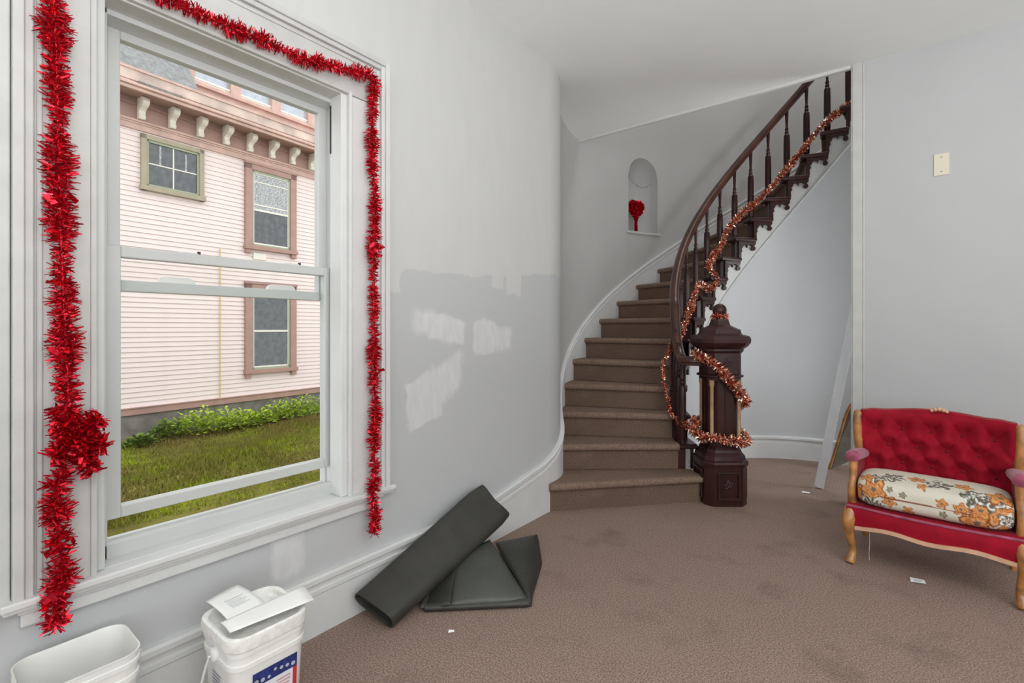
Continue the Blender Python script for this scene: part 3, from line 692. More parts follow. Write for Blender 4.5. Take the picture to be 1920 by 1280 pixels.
for sx in (-1, 1):
    x0 = 0 if sx < 0 else SW
    m = MB().box(min(x0, x0 + sx * .022), .02, .215, max(x0, x0 + sx * .022), .42, .305); m.build('side_rail', M_velvet, st, bevel=.006)
    # cabriole front leg
    lp = smooth_path([(x0 + sx * .000, .018, .285), (x0 + sx * .010, -.006, .245), (x0 + sx * .014, -.018, .20), (x0 + sx * .008, -.006, .145), (x0, .008, .09), (x0 - sx * .002, .010, .055), (x0 + sx * .004, -.004, .022), (x0 + sx * .006, -.012, .004)], 4)
    rr = [.026, .0275, .029, .030, .0305, .0305, .030, .0285, .027, .025, .023, .0215, .0205, .019, .018, .017, .0165, .016, .016, .016, .0165, .0175, .019, .0205, .022, .022, .021, .020, .018]
    MB().tube(lp, rr[:len(lp)], 12).build('leg', M_oak, st, smooth=1.5)
    MB().tube(smooth_path([(x0 + sx * .0, .40, .25), (x0 + sx * .0, .43, .12), (x0, .46, 0.003)], 4), [.02, .02, .019, .018, .017, .016, .015, .014, .014], 10).build('leg', M_oak, st, smooth=1.5)
    # arm: front support post, padded rest, velvet inner panel
    MB().tube(smooth_path([(x0 + sx * .004, .045, .295), (x0 + sx * .006, .035, .37), (x0 + sx * .002, .05, .44), (x0 + sx * .002, .06, .515)], 4), [.021, .020, .019, .018, .018, .0175, .017, .017, .017, .018, .019, .02, .021], 10).build('arm_post', M_oak, st, smooth=1.5)
    ap = MB(); pth = smooth_path([(x0 + sx * .004, .030, .525), (x0 + sx * .004, .06, .535), (x0 + sx * .004, .16, .525), (x0 + sx * .002, .30, .505), (x0 - sx * .0, .36, .50)], 4)
    ap.tube(pth, [.018, .027, .031, .033, .034] + [.034] * (len(pth) - 6) + [.03], 12, squash=.85); ap.build('arm_pad', M_worn, st, smooth=1.5)
    MB().box(min(x0 - sx * .012, x0 + sx * .012), .06, .30, max(x0 - sx * .012, x0 + sx * .012), .40, .505).build('arm_panel', M_velvet, st, bevel=.006)
    # back post rising to a rounded shoulder
    pp = smooth_path([(x0 + sx * .004, .345, .28), (x0 + sx * .010, .345, .48), (x0 + sx * .020, .345, .60), (x0 + sx * .022, .35, .70), (x0 + sx * .014, .36, .735)], 4)
    MB().tube(pp, [.020] * 6 + [.022] * 8 + [.021, .018, .012], 12).build('back_post', M_oak, st, smooth=1.5)
# tufted back
NB, MZ = 72, 40
buttons = [(.05, .642), (.172, .642), (.294, .642), (.416, .642), (.538, .642), (.111, .55), (.233, .55), (.355, .55), (.477, .55), (.05, .458), (.172, .458), (.294, .458), (.416, .458), (.538, .458), (.111, .366), (.233, .366), (.355, .366), (.477, .366)]
def ytuft(x, z):
    k = (x - SW / 2) / (SW / 2); y = .425 - .075 * abs(k) ** 3 + .10 * (z - .30) * .4
    d = min(math.hypot((x - bx), (z - bz)) for bx, bz in buttons)
    puff = .042 * (1 - math.exp(-(d / .040) ** 2))
    # diagonal creases between neighbouring buttons
    a = (x - .111) / .061; b_ = (z - .55) / .092
    c1 = abs(((a + b_) / 2 + 100.5) % 1 - .5) * 2; c2 = abs(((a - b_) / 2 + 100.5) % 1 - .5) * 2
    cr = min(c1, c2)
    puff -= .014 * math.exp(-(cr / .12) ** 2) * (1 if z < .69 else 0.4)
    edge = min(1, (.76 - z) / .03, max(0, (SW + .012 - x)) / .03, max(0, x + .012) / .03)
    return y - max(0, puff) * max(0, edge) ** .5
def topz(x):
    k = (x - SW / 2) / (SW / 2); return .738 + .022 * math.cos(k * PI / 2) ** 2 + .006 * math.exp(-((abs(k) - .85) / .1) ** 2)
m = MB(); grid = []
for j in range(MZ + 1):
    row = []
    for i in range(NB + 1):
        x = -.008 + (SW + .016) * i / NB; z = .29 + (topz(x) - .29) * j / MZ; row.append((x, ytuft(x, z), z))
    grid.append(row)
m.loft(grid, closed=False, caps=False)
m.loft([[grid[MZ][i] for i in range(NB + 1)], [(p[0], p[1] + .03, p[2] + .004) for p in grid[MZ]], [(p[0], p[1] + .045, p[2] - .03) for p in grid[MZ]], [(p[0], p[1] + .045, .29) for p in grid[0]]], closed=False, caps=False)
m.build('backrest', M_velvet, st, smooth=1.2)
me_btn = mesh_of(MB().lathe([(.009, 0), (.008, .004), (.0045, .006), (.0005, .0065)], 10), 'button', M_button, 1)
for bx, bz in buttons: obj('button', me_btn, st, (bx, ytuft(bx, bz) + .001, bz), (PI / 2, 0, 0))
cr = MB().tube([(x, .425 - .075 * abs((x - SW / 2) / (SW / 2)) ** 3 + .036, topz(x) - .006) for x in [-.005 + (SW + .01) * i / 30 for i in range(31)]], .011, 8); cr.build('crest_rail', M_oak, st, smooth=1.5)
oc = MB()
for k, (dx, dz, r_) in enumerate([(-.03, 0, .009), (-.016, .006, .011), (0, .009, .012), (.016, .006, .011), (.03, 0, .009)]):
    oc.lathe([(.0008, -r_), (r_ * .7, -r_ * .7), (r_, 0), (r_ * .7, r_ * .7), (.0008, r_)], 8, (.325 + dx, .418, topz(.325) + .002 + dz))
oc.build('carved_crest', M_oakpale, st, smooth=1.2)
# loose thread hanging under the seat
MB().tube([(.07, .02, .205), (.072, .02, .12), (.069, .022, .06), (.071, .02, .03)], .0012, 5).build('loose_thread', M_clearpl, st)

# floral cushion on the settee: dense sheet with woven-in pattern
def cushion():
    cu = MB(); NU, NV = 250, 230
    X0, X1, y0, y1, z0, z1 = .016, .584, -.030, .330, .303, .448
    hw, hd, hh = (X1 - X0) / 2, (y1 - y0) / 2, (z1 - z0) / 2
    cx, cy, cz = (X0 + X1) / 2, (y0 + y1) / 2, (z0 + z1) / 2
    def sgn(a, p): return math.copysign(abs(a) ** p, a)
    fine = [(sgn(math.cos(2 * PI * k / 4000), .40), sgn(math.sin(2 * PI * k / 4000), .62)) for k in range(4001)]
    acc = [0]
    for k in range(4000): acc.append(acc[-1] + math.hypot((fine[k + 1][0] - fine[k][0]) * hd, (fine[k + 1][1] - fine[k][1]) * hh))
    sec = []; k = 0
    for j in range(NV):
        while acc[k] < acc[-1] * j / NV: k += 1
        sec.append(fine[k])
    vs = []
    for i in range(NU + 1):
        rx = math.sin(PI / 2 * (2 * i / NU - 1)); rc = max(0.0, 1 - abs(rx) ** 5.5) ** .17
        for y, z in sec:
            y *= rc; z *= rc
            vs.append((cx + hw * rx, cy + hd * y, cz + hh * z + .006 * math.exp(-y * y * 3) * (1 if z > 0 else 0) * rc))
    fs = [(i * NV + j, i * NV + (j + 1) % NV, (i + 1) * NV + (j + 1) % NV, (i + 1) * NV + j) for i in range(NU) for j in range(NV)]
    cu.add(vs, fs)
    cols = []
    rnd = random.Random(4)
    # flowers: (x, height/depth along front-over-top coordinate s, radius, kind);  s = z on the front, then continues over the top
    F = [(.045, .365, .040, 0), (.092, .402, .048, 0), (.155, .360, .026, 0), (.225, .330, .020, 0), (.275, .455, .020, 0), (.410, .385, .026, 0), (.462, .335, .052, 0), (.535, .385, .050, 0), (.475, .395, .036, 0), (.565, .335, .036, 0), (.345, .395, .020, 0), (.205, .40, .014, 2), (.350, .345, .014, 2), (.155, .415, .012, 2), (.085, .330, .034, 1), (.050, .318, .028, 1), (.120, .318, .020, 1), (.455, .450, .045, 1), (.510, .440, .040, 1), (.560, .365, .030, 1), (.10, .47, .035, 1), (.16, .50, .045, 1), (.33, .50, .050, 1), (.25, .52, .03, 0), (.42, .52, .03, 0), (.54, .47, .045, 0), (.06, .46, .03, 0)]
    from mathutils import noise as mn
    for (x, y, z) in vs:
        s_ = z if y < cy - hd * .72 else z + max(0, (y - (cy - hd * .72))) * .75
        c = [.70, .66, .56]
        q = mn.noise(Vector((x * 30, s_ * 30, 1))); c = [k * (1 + .05 * q) for k in c]
        for (fx, fs_, fr, kd) in F:
            dx, dz = (x - fx), (s_ - fs_); d = math.hypot(dx, dz); 
            if d > fr * 1.5: continue
            a = math.atan2(dz, dx); pet = fr * (1 + .22 * math.cos(5 * a + fx * 90) + .16 * mn.noise(Vector((x * 90, s_ * 90, 3))))
            if d < pet:
                k = d / pet; w_ = mn.noise(Vector((a * 2.2 + fx * 40, k * 3.5, 7)))
                if kd == 0:
                    if k < .22: c = [.16, .14, .13]
                    elif k > .86: c = [.30, .085, .025]
                    else:
                        u_ = .5 + .9 * w_; u_ = max(0, min(1, u_)); c = [.60 + .16 * u_, .20 + .20 * u_, .055 + .10 * u_]
                        if abs(k - .55) < .05 and w_ > 0: c = [.36, .11, .03]
                elif kd == 1:
                    if w_ > .15: c = [.78, .76, .70]
                    elif w_ > -.05: c = [.33, .30, .25]
                    else: c = [.13, .115, .095]
                else: c = [.30, .29, .20] if k < .8 else [.16, .14, .10]
        if abs(z - (cz - .004 - .01 * (x - cx))) < .0028 and y < cy - hd * .6 and .12 < x < .44: c = [.25, .08, .04]
        cols.append((*c, 1))
    fm = mat('floral_tapestry', (.7, .66, .56), .85, spec=.2, bump=.25, bscale=260)
    nt, b = base_col(fm); at = N(nt, 'VertexColor'); at.layer_name = 'print'; nt.links.new(at.outputs[0], b.inputs['Base Color'])
    o = cu.build('floral_cushion', fm, None, smooth=3.1, fix=True, loc=(-.167, 3.029, 0), rot=(0, 0, math.radians(-4.76)))
    ca = o.data.color_attributes.new('print', 'FLOAT_COLOR', 'POINT')
    ca.data.foreach_set('color', [k for c in cols for k in c])
    tag(o, 'plump cream cushion printed with orange poppies lying on the red settee', 'cushion')
cushion()

# ------------------------------------------------------------------ things leaning by the stair wall
def slab(name, pts, th, m, parent=None):
    """flat outline in 3D given thickness along its normal"""
    P = [Vector(p) for p in pts]; nrm = (P[1] - P[0]).cross(P[2] - P[0]).normalized() * th
    mb = MB(); n_ = len(P); mb.add(P + [p + nrm for p in P], [tuple(range(n_)), tuple(reversed(range(n_, 2 * n_)))] + [(i, i + n_, (i + 1) % n_ + n_, (i + 1) % n_) for i in range(n_)])
    return mb.build(name, m, parent)
bd = MB(); a = Vector((-.440, 4.285, 0.0)); b = Vector((-.13, 4.10, 1.80)); ax = (b - a).normalized()
sd = Vector((1, .10, 0)); sd = (sd - ax * sd.dot(ax)).normalized(); nn_ = ax.cross(sd)
bd.loft([[p + sd * s1 * .030 + nn_ * s2 * .011 for s1, s2 in ((-1, -1), (1, -1), (1, 1), (-1, 1))] for p in (a + Vector((0, 0, .008)), b)])
tag(bd.build('leaning_board', M_boardw, bevel=.002), 'long narrow bluish white board leaning behind the corner casing', 'board')
pn = thing('veneered_board', 'dark panel with orange varnished edge leaning on its corner beside the settee', 'panel', (-.42, 4.98, 0))
o_ = Vector(pn.location)
pl = [Vector((-.423, 4.93, .006)), Vector((-.346, 4.86, .31)), Vector((-.289, 4.79, .53)), Vector((-.20, 4.72, .70)), Vector((.05, 4.86, .62)), Vector((-.10, 5.02, .22)), Vector((-.30, 5.05, .08))]
slab('panel_face', [p - o_ for p in pl], .012, M_panel, pn)
ed = MB().tube([p - o_ + Vector((-.004, -.010, 0)) for p in smooth_path(pl[:4], 5)], .011, 8); ed.build('edge_banding', M_oak, pn, smooth=1.5)
wr_ = MB().tube(smooth_path([(-.47, 4.20, .004), (-.44, 4.40, .06), (-.405, 4.70, .16), (-.385, 4.85, .24)], 5), .0022, 6); tag(wr_.build('bent_wire', M_wire), 'thin grey wire propped against the orange-edged panel', 'wire')
# paper scraps
def scrap(name, c, r, ang, label, m=M_paper, asp=.55):
    x, y = c; mb = MB(); k = [(-1, -asp), (.9, -asp * 1.05), (1, asp * .9), (-.85, asp)]
    v = [(x + r * (a * math.cos(ang) - b * math.sin(ang)), y + r * (a * math.sin(ang) + b * math.cos(ang)), .004 + .002 * i) for i, (a, b) in enumerate(k)]
    mb.add(v + [(a, b, z + .0012) for a, b, z in v], [(3, 2, 1, 0), (4, 5, 6, 7), (0, 1, 5, 4), (1, 2, 6, 5), (2, 3, 7, 6), (3, 0, 4, 7)])
    return tag(mb.build(name, m), label, 'paper')
ps = scrap('paper_scrap', (.090, 2.992), .030, .25, 'small printed white paper scrap on the carpet before the settee')
lines = MB()
for i in range(3): lines.box(-.016, -.010 + i * .007, .0, .014, -.0075 + i * .007, .0003)
lo_ = lines.build('printed_line', mat('grey_print', (.35, .37, .42), .8), ps, loc=(.090, 2.992, .0085), rot=(0, 0, .25))
scrap('paper_scrap', (-.50, 4.10), .026, .1, 'torn white paper bit on the carpet near the leaning white board', asp=.4)
scrap('paper_scrap', (-1.37, 1.36), .012, .7, 'tiny white paper crumb in front of the folded rubber mat', asp=.35)

# wall plate
pb = thing('blank_wall_plate', 'ivory blank cover plate on the grey wall above the settee', 'wall plate', (.23, YR, 2.196))
m = MB(); m.loft([[(x, y, z) for x, z in ((-.036, -.067), (.036, -.067), (.036, .067), (-.036, .067))] for y in (0, -.004)] + [[(x * .93, -.007, z * .96) for x, z in ((-.036, -.067), (.036, -.067), (.036, .067), (-.036, .067))]]); m.build('plate', M_ivory, pb)
for z in (-.044, .044): MB().lathe([(.004, 0), (.0035, .0018), (.0005, .002)], 10).build('screw', M_screw, pb, loc=(0, -.007, z), rot=(PI / 2, 0, 0))

# ------------------------------------------------------------------ rubber mats
rm = thing('rolled_rubber_mat', 'black rubber mat rolled flat, leaning against the baseboard', 'rubber mat', (-1.62, 1.25, 0))
o_ = Vector(rm.location)
A_ = Vector((-1.732, 1.165, .104)); B_ = Vector((-1.571, 1.23, .004)); D_ = Vector((-1.742, 1.925, .365)); C_ = Vector((-1.60, 2.03, .200))
def mat_ring(t, off, bulge=1.0):
    e0 = A_.lerp(D_, t); e1 = B_.lerp(C_, t); c = (e0 + e1) / 2; wv = (e0 - e1) / 2; hw = wv.length - off; wv.normalize()
    ax = ((D_ + C_) / 2 - (A_ + B_) / 2).normalized(); nv = ax.cross(wv).normalized()
    if nv.z < 0: nv = -nv
    out = []
    for i in range(28):
        a = 2 * PI * i / 28; ca, sa = math.cos(a), math.sin(a)
        x = math.copysign(abs(ca) ** .7, ca) * hw
        th = ((.052 - .020 * t) if sa > 0 else (.030 - .010 * t)) * bulge - off; hw_ = hw
        z = math.copysign(abs(sa) ** .9, sa) * th * (1 + .25 * math.cos(2 * a + 1.0) * (1 - t))
        out.append(c + wv * x * (1 - .10 * max(0, t - .93) / .07) + nv * (z + .010) - o_ + (ax * (.010 * math.cos(a) - .022 * (1 - abs(ca)) if t > .98 else 0)))
    return out
ts = [0, .15, .3, .45, .6, .75, .9, .97, 1.0]
m = MB(); outer = [mat_ring(t, 0) for t in ts]; inner = [mat_ring(t, .006) for t in reversed(ts)]
m.loft(outer + inner, caps=False, loop=True); m.build('outer_layer', M_rubber, rm, smooth=1.0)
m = MB(); inn = []
for t in (.012, .3, .6):
    e0 = A_.lerp(D_, t); e1 = B_.lerp(C_, t); c = (e0 + e1) / 2; wv = (e0 - e1) / 2
    ax = ((D_ + C_) / 2 - (A_ + B_) / 2).normalized(); nv = ax.cross(wv.normalized()); nv = nv if nv.z > 0 else -nv
    pr2 = [(-.75, -.004), (-.45, .004), (0, .010), (.4, .012), (.72, .004)]
    inn.append([c + wv * u + nv * (z + .004) - o_ for u, z in pr2] + [c + wv * u + nv * (z + .009) - o_ for u, z in reversed(pr2)])
m.loft(inn); m.build('inner_layer', M_rubber, rm, smooth=.8)
fm_ = thing('folded_rubber_mat', 'black rubber sheet folded into triangles lying on the carpet', 'rubber mat', (-1.45, 1.7, 0))
o_ = Vector(fm_.location)
def sheet(name, quad, nu=14, nv=14, th=.006, m=M_rubber, puff=.0, dip=0):
    a, b, c, d = [Vector(p) - o_ for p in quad]; mb = MB(); g_ = []
    nrm = (b - a).cross(d - a).normalized(); nrm = nrm if nrm.z > 0 else -nrm
    for j in range(nv + 1):
        v = j / nv; row = []
        for i in range(nu + 1):
            u = i / nu; p = a.lerp(b, u).lerp(d.lerp(c, u), v) + nrm * puff * math.sin(PI * u) ** .7 * math.sin(PI * min(1, v * 1.0)) ** .6
            row.append(p)
        g_.append(row)
    mb.loft(g_, closed=False, caps=False)
    o = mb.build(name, m, fm_, smooth=3.1)
    s_ = o.modifiers.new('thickness', 'SOLIDIFY'); s_.thickness = th; s_.offset = 0
    return o
# lit front flap with a rolled lower edge, dark hem strip, rear flap, lower layer
Fq = [(-1.475, 1.455, .030), (-1.235, 1.695, .022), (-1.575, 1.83, .150), (-1.640, 1.66, .115)]
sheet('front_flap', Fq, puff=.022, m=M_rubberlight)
m = MB(); m.loft([[Vector((-1.56 + .325 * k, 1.392 + .300 * k, 0)) - o_ + Vector((.70 * q, -.70 * q, z)) for q, z in ((-.012, .002), (.010, .006), (.016, .016), (.010, .028), (-.012, .032))] for k in [i / 12 for i in range(13)]]); m.build('fold_edge', M_rubber, fm_, smooth=1.2)
sheet('hem_strip', [(-1.562, 1.388, .012), (-1.470, 1.452, .034), (-1.635, 1.665, .118), (-1.680, 1.56, .06)], puff=.006, m=M_rubber)
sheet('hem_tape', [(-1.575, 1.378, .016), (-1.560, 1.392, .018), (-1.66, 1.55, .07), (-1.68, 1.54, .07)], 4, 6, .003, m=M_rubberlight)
sheet('rear_flap', [(-1.235, 1.70, .012), (-1.415, 2.02, .020), (-1.575, 2.235, .040), (-1.640, 1.95, .075)], puff=.028, m=M_rubber)
sheet('lower_layer', [(-1.55, 1.40, .004), (-1.225, 1.70, .004), (-1.56, 2.24, .006), (-1.69, 1.85, .006)], puff=.004, m=M_rubber)
sheet('side_fold', [(-1.235, 1.70, .006), (-1.40, 2.03, .006), (-1.57, 2.24, .010), (-1.575, 2.235, .040)], 10, 4, puff=.01, m=M_rubber)

# ------------------------------------------------------------------ buckets
def rrect(w_, d_, r_, z, n_=5, cx=0, cy=0):
    out = []
    for qx, qy, a0 in ((1, 1, 0), (-1, 1, 90), (-1, -1, 180), (1, -1, 270)):
        for i in range(n_ + 1):
            a = math.radians(a0 + 90 * i / n_); out.append((cx + qx * (w_ / 2 - r_) + r_ * math.cos(a), cy + qy * (d_ / 2 - r_) + r_ * math.sin(a), z))
    return out
def pail(name, label, loc, wx, wy, h, lid, rotz=0):
    t_ = thing(name, label, 'bucket', loc, rotz)
    sc = lambda k: (wx * k, wy * k)
    lv = [(.80, .0), (.82, .006), (.93, h - .075), (.935, h - .072), (.965, h - .070), (.965, h - .058), (.94, h - .056), (.945, h - .035), (.975, h - .033), (.975, h - .022), (.95, h - .02), (.955, h - .006), (.98, h - .004), (.98, h)]
    iv = [(.955, h), (.93, h - .01), (.80, .012)]
    m_ = MB(); m_.loft([rrect(wx * k, wy * k, .045 * k, z) for k, z in lv + iv]); m_.build('body', M_plastic, t_, smooth=.6)
    if lid:
        l_ = MB(); l_.loft([rrect(wx * k, wy * k, .05 * k, z) for k, z in ((.99, h - .018), (1.02, h - .016), (1.035, h + .004), (1.02, h + .016), (.97, h + .020), (.90, h + .016), (.87, h + .002), (.84, h + .0), (.5, h + .002), (.02, h + .002))]); l_.build('lid', M_lid, t_, smooth=.7)
    for s in (-1, 1):
        e = MB(); e.lathe([(.020, 0), (.020, .010), (.012, .014), (.001, .014)], 12); e.build('handle_lug', M_plastic, t_, smooth=.6, loc=(wx * .02, s * wy * .475, h - .05), rot=(-s * PI / 2, 0, 0))
    hh = [(wx * .02 + .0, -wy * .5 - .012, h - .05), (-wx * .10, -wy * .5 - .016, h - .11), (-wx * .24, -wy * .5 - .014, h - .19), (-wx * .40, -wy * .42, h - .26), (-wx * .50, -wy * .25, h - .275), (-wx * .52, 0, h - .277), (-wx * .50, wy * .25, h - .275), (-wx * .40, wy * .42, h - .26), (-wx * .24, wy * .5 + .014, h - .19), (wx * .02, wy * .5 + .012, h - .05)]
    MB().tube(smooth_path(hh, 5), .0035, 6).build('bail_handle', M_plastic, t_, smooth=1.5)
    return t_
p1 = pail('plastic_bucket', 'open empty white plastic bucket under the window, no lid', (-1.645, .295, 0), .205, .235, .36, False)
p2 = pail('litter_pail', 'lidded white plastic pail with a blue and red label beside the open bucket', (-1.497, .668, 0), .235, .225, .34, True)
# printed label on the room side, print on the narrow side
def decal(mb, y0, y1, z0, z1, d, mi):       # on the +x face; the wall leans outward with height
    def X(z): return (.82 + (.93 - .82) * (z - .006) / (.34 - .075 - .006)) * .235 / 2
    mb.add([(X(z0) + d, y0, z0), (X(z0) + d, y1, z0), (X(z1) + d, y1, z1), (X(z1) + d, y0, z1)], [(0, 1, 2, 3)], mi)
lm = [mat('label_white', (.72, .74, .78), .4), mat('label_blue', (.018, .030, .16), .35, var=.5, vscale=60), mat('label_red', (.52, .03, .03), .35), mat('label_lightblue', (.06, .17, .42), .35, var=.3, vscale=80), mat('label_greyblue', (.42, .47, .55), .4, var=.2, vscale=60), mat('label_pink', (.62, .33, .36), .4)]
lb = MB(); decal(lb, -.055, .072, .035, .245, .0012, 0); decal(lb, -.055, .072, .205, .245, .0016, 1); decal(lb, -.055, -.043, .135, .205, .0016, 1); decal(lb, -.055, -.043, .035, .135, .0016, 2); decal(lb, .060, .072, .035, .205, .0016, 2)
decal(lb, -.030, .055, .06, .128, .0016, 4)
for i, (y0, y1, z) in enumerate([(.012, .052, .188), (.010, .052, .178), (.018, .050, .168)]): decal(lb, y0, y1, z, z + .005, .0018, 5)
decal(lb, -.03, .05, .142, .145, .0018, 1)
cr_ = [( -.018 + .026 * math.cos(a) * (1 + .08 * math.cos(9 * a)), .170 + .026 * math.sin(a) * (1 + .08 * math.cos(9 * a))) for a in [i * 2 * PI / 36 for i in range(36)]]
def X_(z): return (.82 + (.93 - .82) * (z - .006) / (.34 - .075 - .006)) * .235 / 2 + .002
lb.add([(X_(z), y, z) for y, z in cr_], [tuple(range(36))], 3)
rnd = random.Random(8)
for k in range(7):
    yy = -.045 + k * .0175; zz = .222 + rnd.uniform(-.007, .007); r_ = rnd.uniform(.004, .007)
    lb.add([(X_(zz + r_ * math.sin(a)) + .0004, yy + r_ * math.cos(a), zz + r_ * math.sin(a)) for a in [i * PI / 4 for i in range(8)]], [tuple(range(8))], 4)
lb.build('printed_label', lm, p2, fix=False)
tx = MB()
for i in range(4): 
    z = .225 - i * .010; tx.add([(-.030, -.1035 - .0, z), (.025 - .006 * (i % 2), -.1035, z), (.025 - .006 * (i % 2), -.1035, z + .004), (-.030, -.1035, z + .004)], [(0, 1, 2, 3)])
tx.build('side_print', mat('violet_print', (.22, .21, .34), .5), p2, fix=False)
# sheets of paper on the lid
def paper(name, quad, label, zs, curl=.006):
    P = [Vector((x, y, z)) for (x, y), z in zip(quad, zs)]; mb = MB(); g_ = []
    for j in range(9):
        v = j / 8; g_.append([P[0].lerp(P[1], i / 8).lerp(P[3].lerp(P[2], i / 8), v) + Vector((0, 0, curl * math.sin(PI * v))) for i in range(9)])
    mb.loft(g_, closed=False, caps=False); o = mb.build(name, M_paper, None, smooth=1.5)
    s_ = o.modifiers.new('thickness', 'SOLIDIFY'); s_.thickness = .0015; s_.offset = 1
    return tag(o, label, 'paper', 'papers on the pail lid')
pa = paper('paper_sheet', [(-1.475, .592), (-1.470, .700), (-1.675, .690), (-1.648, .590)], 'creased sheet with faint print on the pail lid, tucked under the card', (.364, .366, .370, .368))
paper('paper_sheet', [(-1.425, .570), (-1.390, .795), (-1.490, .815), (-1.492, .572)], 'long plain white card lying over the pail lid edge', (.368, .372, .374, .370), .002)
pr_ = MB()
for i in range(5): pr_.box(-.03 + i * .012, -.025, 0, -.026 + i * .012, .028 - .01 * (i % 2), .0006)
pr_.build('faint_print', mat('faint_print', (.72, .72, .73), .8), pa, loc=(-1.560, .645, .3758), rot=(0, 0, .05))

# ------------------------------------------------------------------ outside: lawn, neighbouring house
GZ = -.78
gm = MB(); NG = 24
gm.loft([[(-2.05 - 16 * i / NG, -6 + 20 * j / NG, GZ + .05 * math.sin(i * 1.3) * math.cos(j * .9) - (.06 if i < 6 else 0)) for j in range(NG + 1)] for i in range(NG + 1)], closed=False, caps=False)
struct(gm.build('lawn_ground', M_soil, smooth=3.1), 'patchy lawn ground between the houses', 'lawn')
gr = MB(); rnd = random.Random(2)
def lawn_z(x, y):
    i = (-2.05 - x) / 16 * NG; j = (y + 6) / 20 * NG; return GZ + .05 * math.sin(i * 1.3) * math.cos(j * .9) - (.06 if i < 6 else 0)
cnt = 0
while cnt < 42000:
    k = rnd.random() ** 1.35; x = -2.3 - 7.9 * k; y = rnd.uniform(.0, 7.4)
    if y < -x * .12 or y > -x * .72: continue
    z = lawn_z(x, y) - .01; h = rnd.uniform(.04, .085) * (1 + .3 * math.sin(x * 2.1 + y * 1.7)); a = rnd.random() * 2 * PI; w_ = .006 + .004 * k; ln_ = rnd.uniform(-.04, .04), rnd.uniform(-.04, .04)
    gr.add([(x - w_ * math.cos(a), y - w_ * math.sin(a), z), (x + w_ * math.cos(a), y + w_ * math.sin(a), z), (x + ln_[0], y + ln_[1], z + h)], [(0, 1, 2)]); cnt += 1
o = gr.build('lawn_grass', M_grass, fix=False); tag(o, 'patchy green and brown grass of the side yard', 'grass', kind='stuff')

hs_ = thing('neighbour_house', 'pale pink clapboard house with rose trim and cream corbels across the lawn', 'house', (-10.5, 2.395, 0), math.radians(3.9))
# local frame: y along the facade, x towards the viewer
U0, U1 = -6.0, 9.0
MB().box(-.4, U0, -.9, -.02, U1, 5.0).build('wall_core', M_side, hs_)
cl = MB(); ex = .0885
cl.loft([[(0.0, y, 0), (.026, y, 0), (.006, y, ex + .012), (0.0, y, ex + .012)] for y in (U0, U1)])
me_cl = mesh_of(cl, 'clapboard', M_side)
z = -.195; 
while z < 4.72: obj('clapboard', me_cl, hs_, (-.028, 0, z)); z += ex
MB().box(-.05, U0, -.325, .035, U1, -.215).box(-.05, U0, -.215, .05, U1, -.195).build('water_table', M_rose, hs_, bevel=.004)
MB().box(-.3, U0, -1.1, -.01, U1, -.325).build('foundation', M_conc, hs_)
MB().box(-.05, U0, 4.70, .03, U1, 4.83).box(-.05, U0, 4.83, .07, U1, 4.87).box(-.05, U0, 4.80, .05, U1, 4.83).build('frieze_moulding', M_roselt, hs_, bevel=.006)
MB().box(-.05, U0, 4.87, .02, U1, 5.26).box(.02, U0, 5.12, .05, U1, 5.16).build('frieze', M_rose, hs_)
MB().box(-.05, U0, 5.24, .56, U1, 5.28).build('soffit', M_rose, hs_)
MB().box(.54, U0, 5.17, .58, U1, 5.23).box(.55, U0, 5.23, .62, U1, 5.28).build('cornice', M_roselt, hs_, bevel=.012)
MB().box(.50, U0, 5.28, .58, U1, 5.31).box(.50, U0, 5.31, .60, U1, 5.50).build('fascia', M_weather, hs_, bevel=.008)
MB().box(-.5, U0, 5.48, .62, U1, 5.52).build('gutter_ledge', M_roselt, hs_)
cor = MB(); cpf = [(.0, 0), (.09, .0), (.115, .03), (.10, .065), (.085, .10), (.10, .14), (.15, .17), (.22, .19), (.27, .22), (.29, .27), (.27, .32), (.22, .355), (.0, .36)]
cor.poly_extrude(cpf, lambda x, zz: (x, -.048, zz), lambda x, zz: (x, .048, zz)); me_c = mesh_of(cor, 'corbel', M_cream)
for k in range(-3, 15): obj('corbel', me_c, hs_, (.03, .32 + .475 * k, 4.88))
MB().box(.56, .1, 5.285, .605, .75, 5.325).build('gutter_rust', M_conc, hs_)
# roof storey with slate and clerestory lights
rf_ = MB(); rf_.add([(.55, U0, 5.52), (.55, 1.05, 5.52), (-1.2, 1.05, 8.0), (-1.2, U0, 8.0)], [(0, 1, 2, 3)]); rf_.box(-.6, U0, 5.5, -.25, U1, 8.2); rf_.build('slate_roof', M_shingle, hs_, fix=False)
MB().box(-.3, 1.02, 5.52, -.05, U1, 5.98).build('clerestory_sill', M_roselt, hs_)
MB().box(-.1, 1.02, 5.9, .02, U1, 5.97).build('clerestory_ledge', M_roselt, hs_)
for k in range(7):
    y0 = 1.22 + .87 * k
    MB().box(-.25, y0 - .20, 5.97, -.02, y0 + .0, 7.2).build('clerestory_post', M_roselt, hs_)
    wv_ = MB().box(-.22, y0, 5.97, -.08, y0 + .67, 6.06).box(-.22, y0, 6.04, -.06, y0 + .67, 6.075); f_ = wv_.build('clerestory_light', M_cream, hs_)
    MB().box(-.22, y0, 6.06, -.12, y0 + .67, 7.2).build('pane', M_skypane, f_)
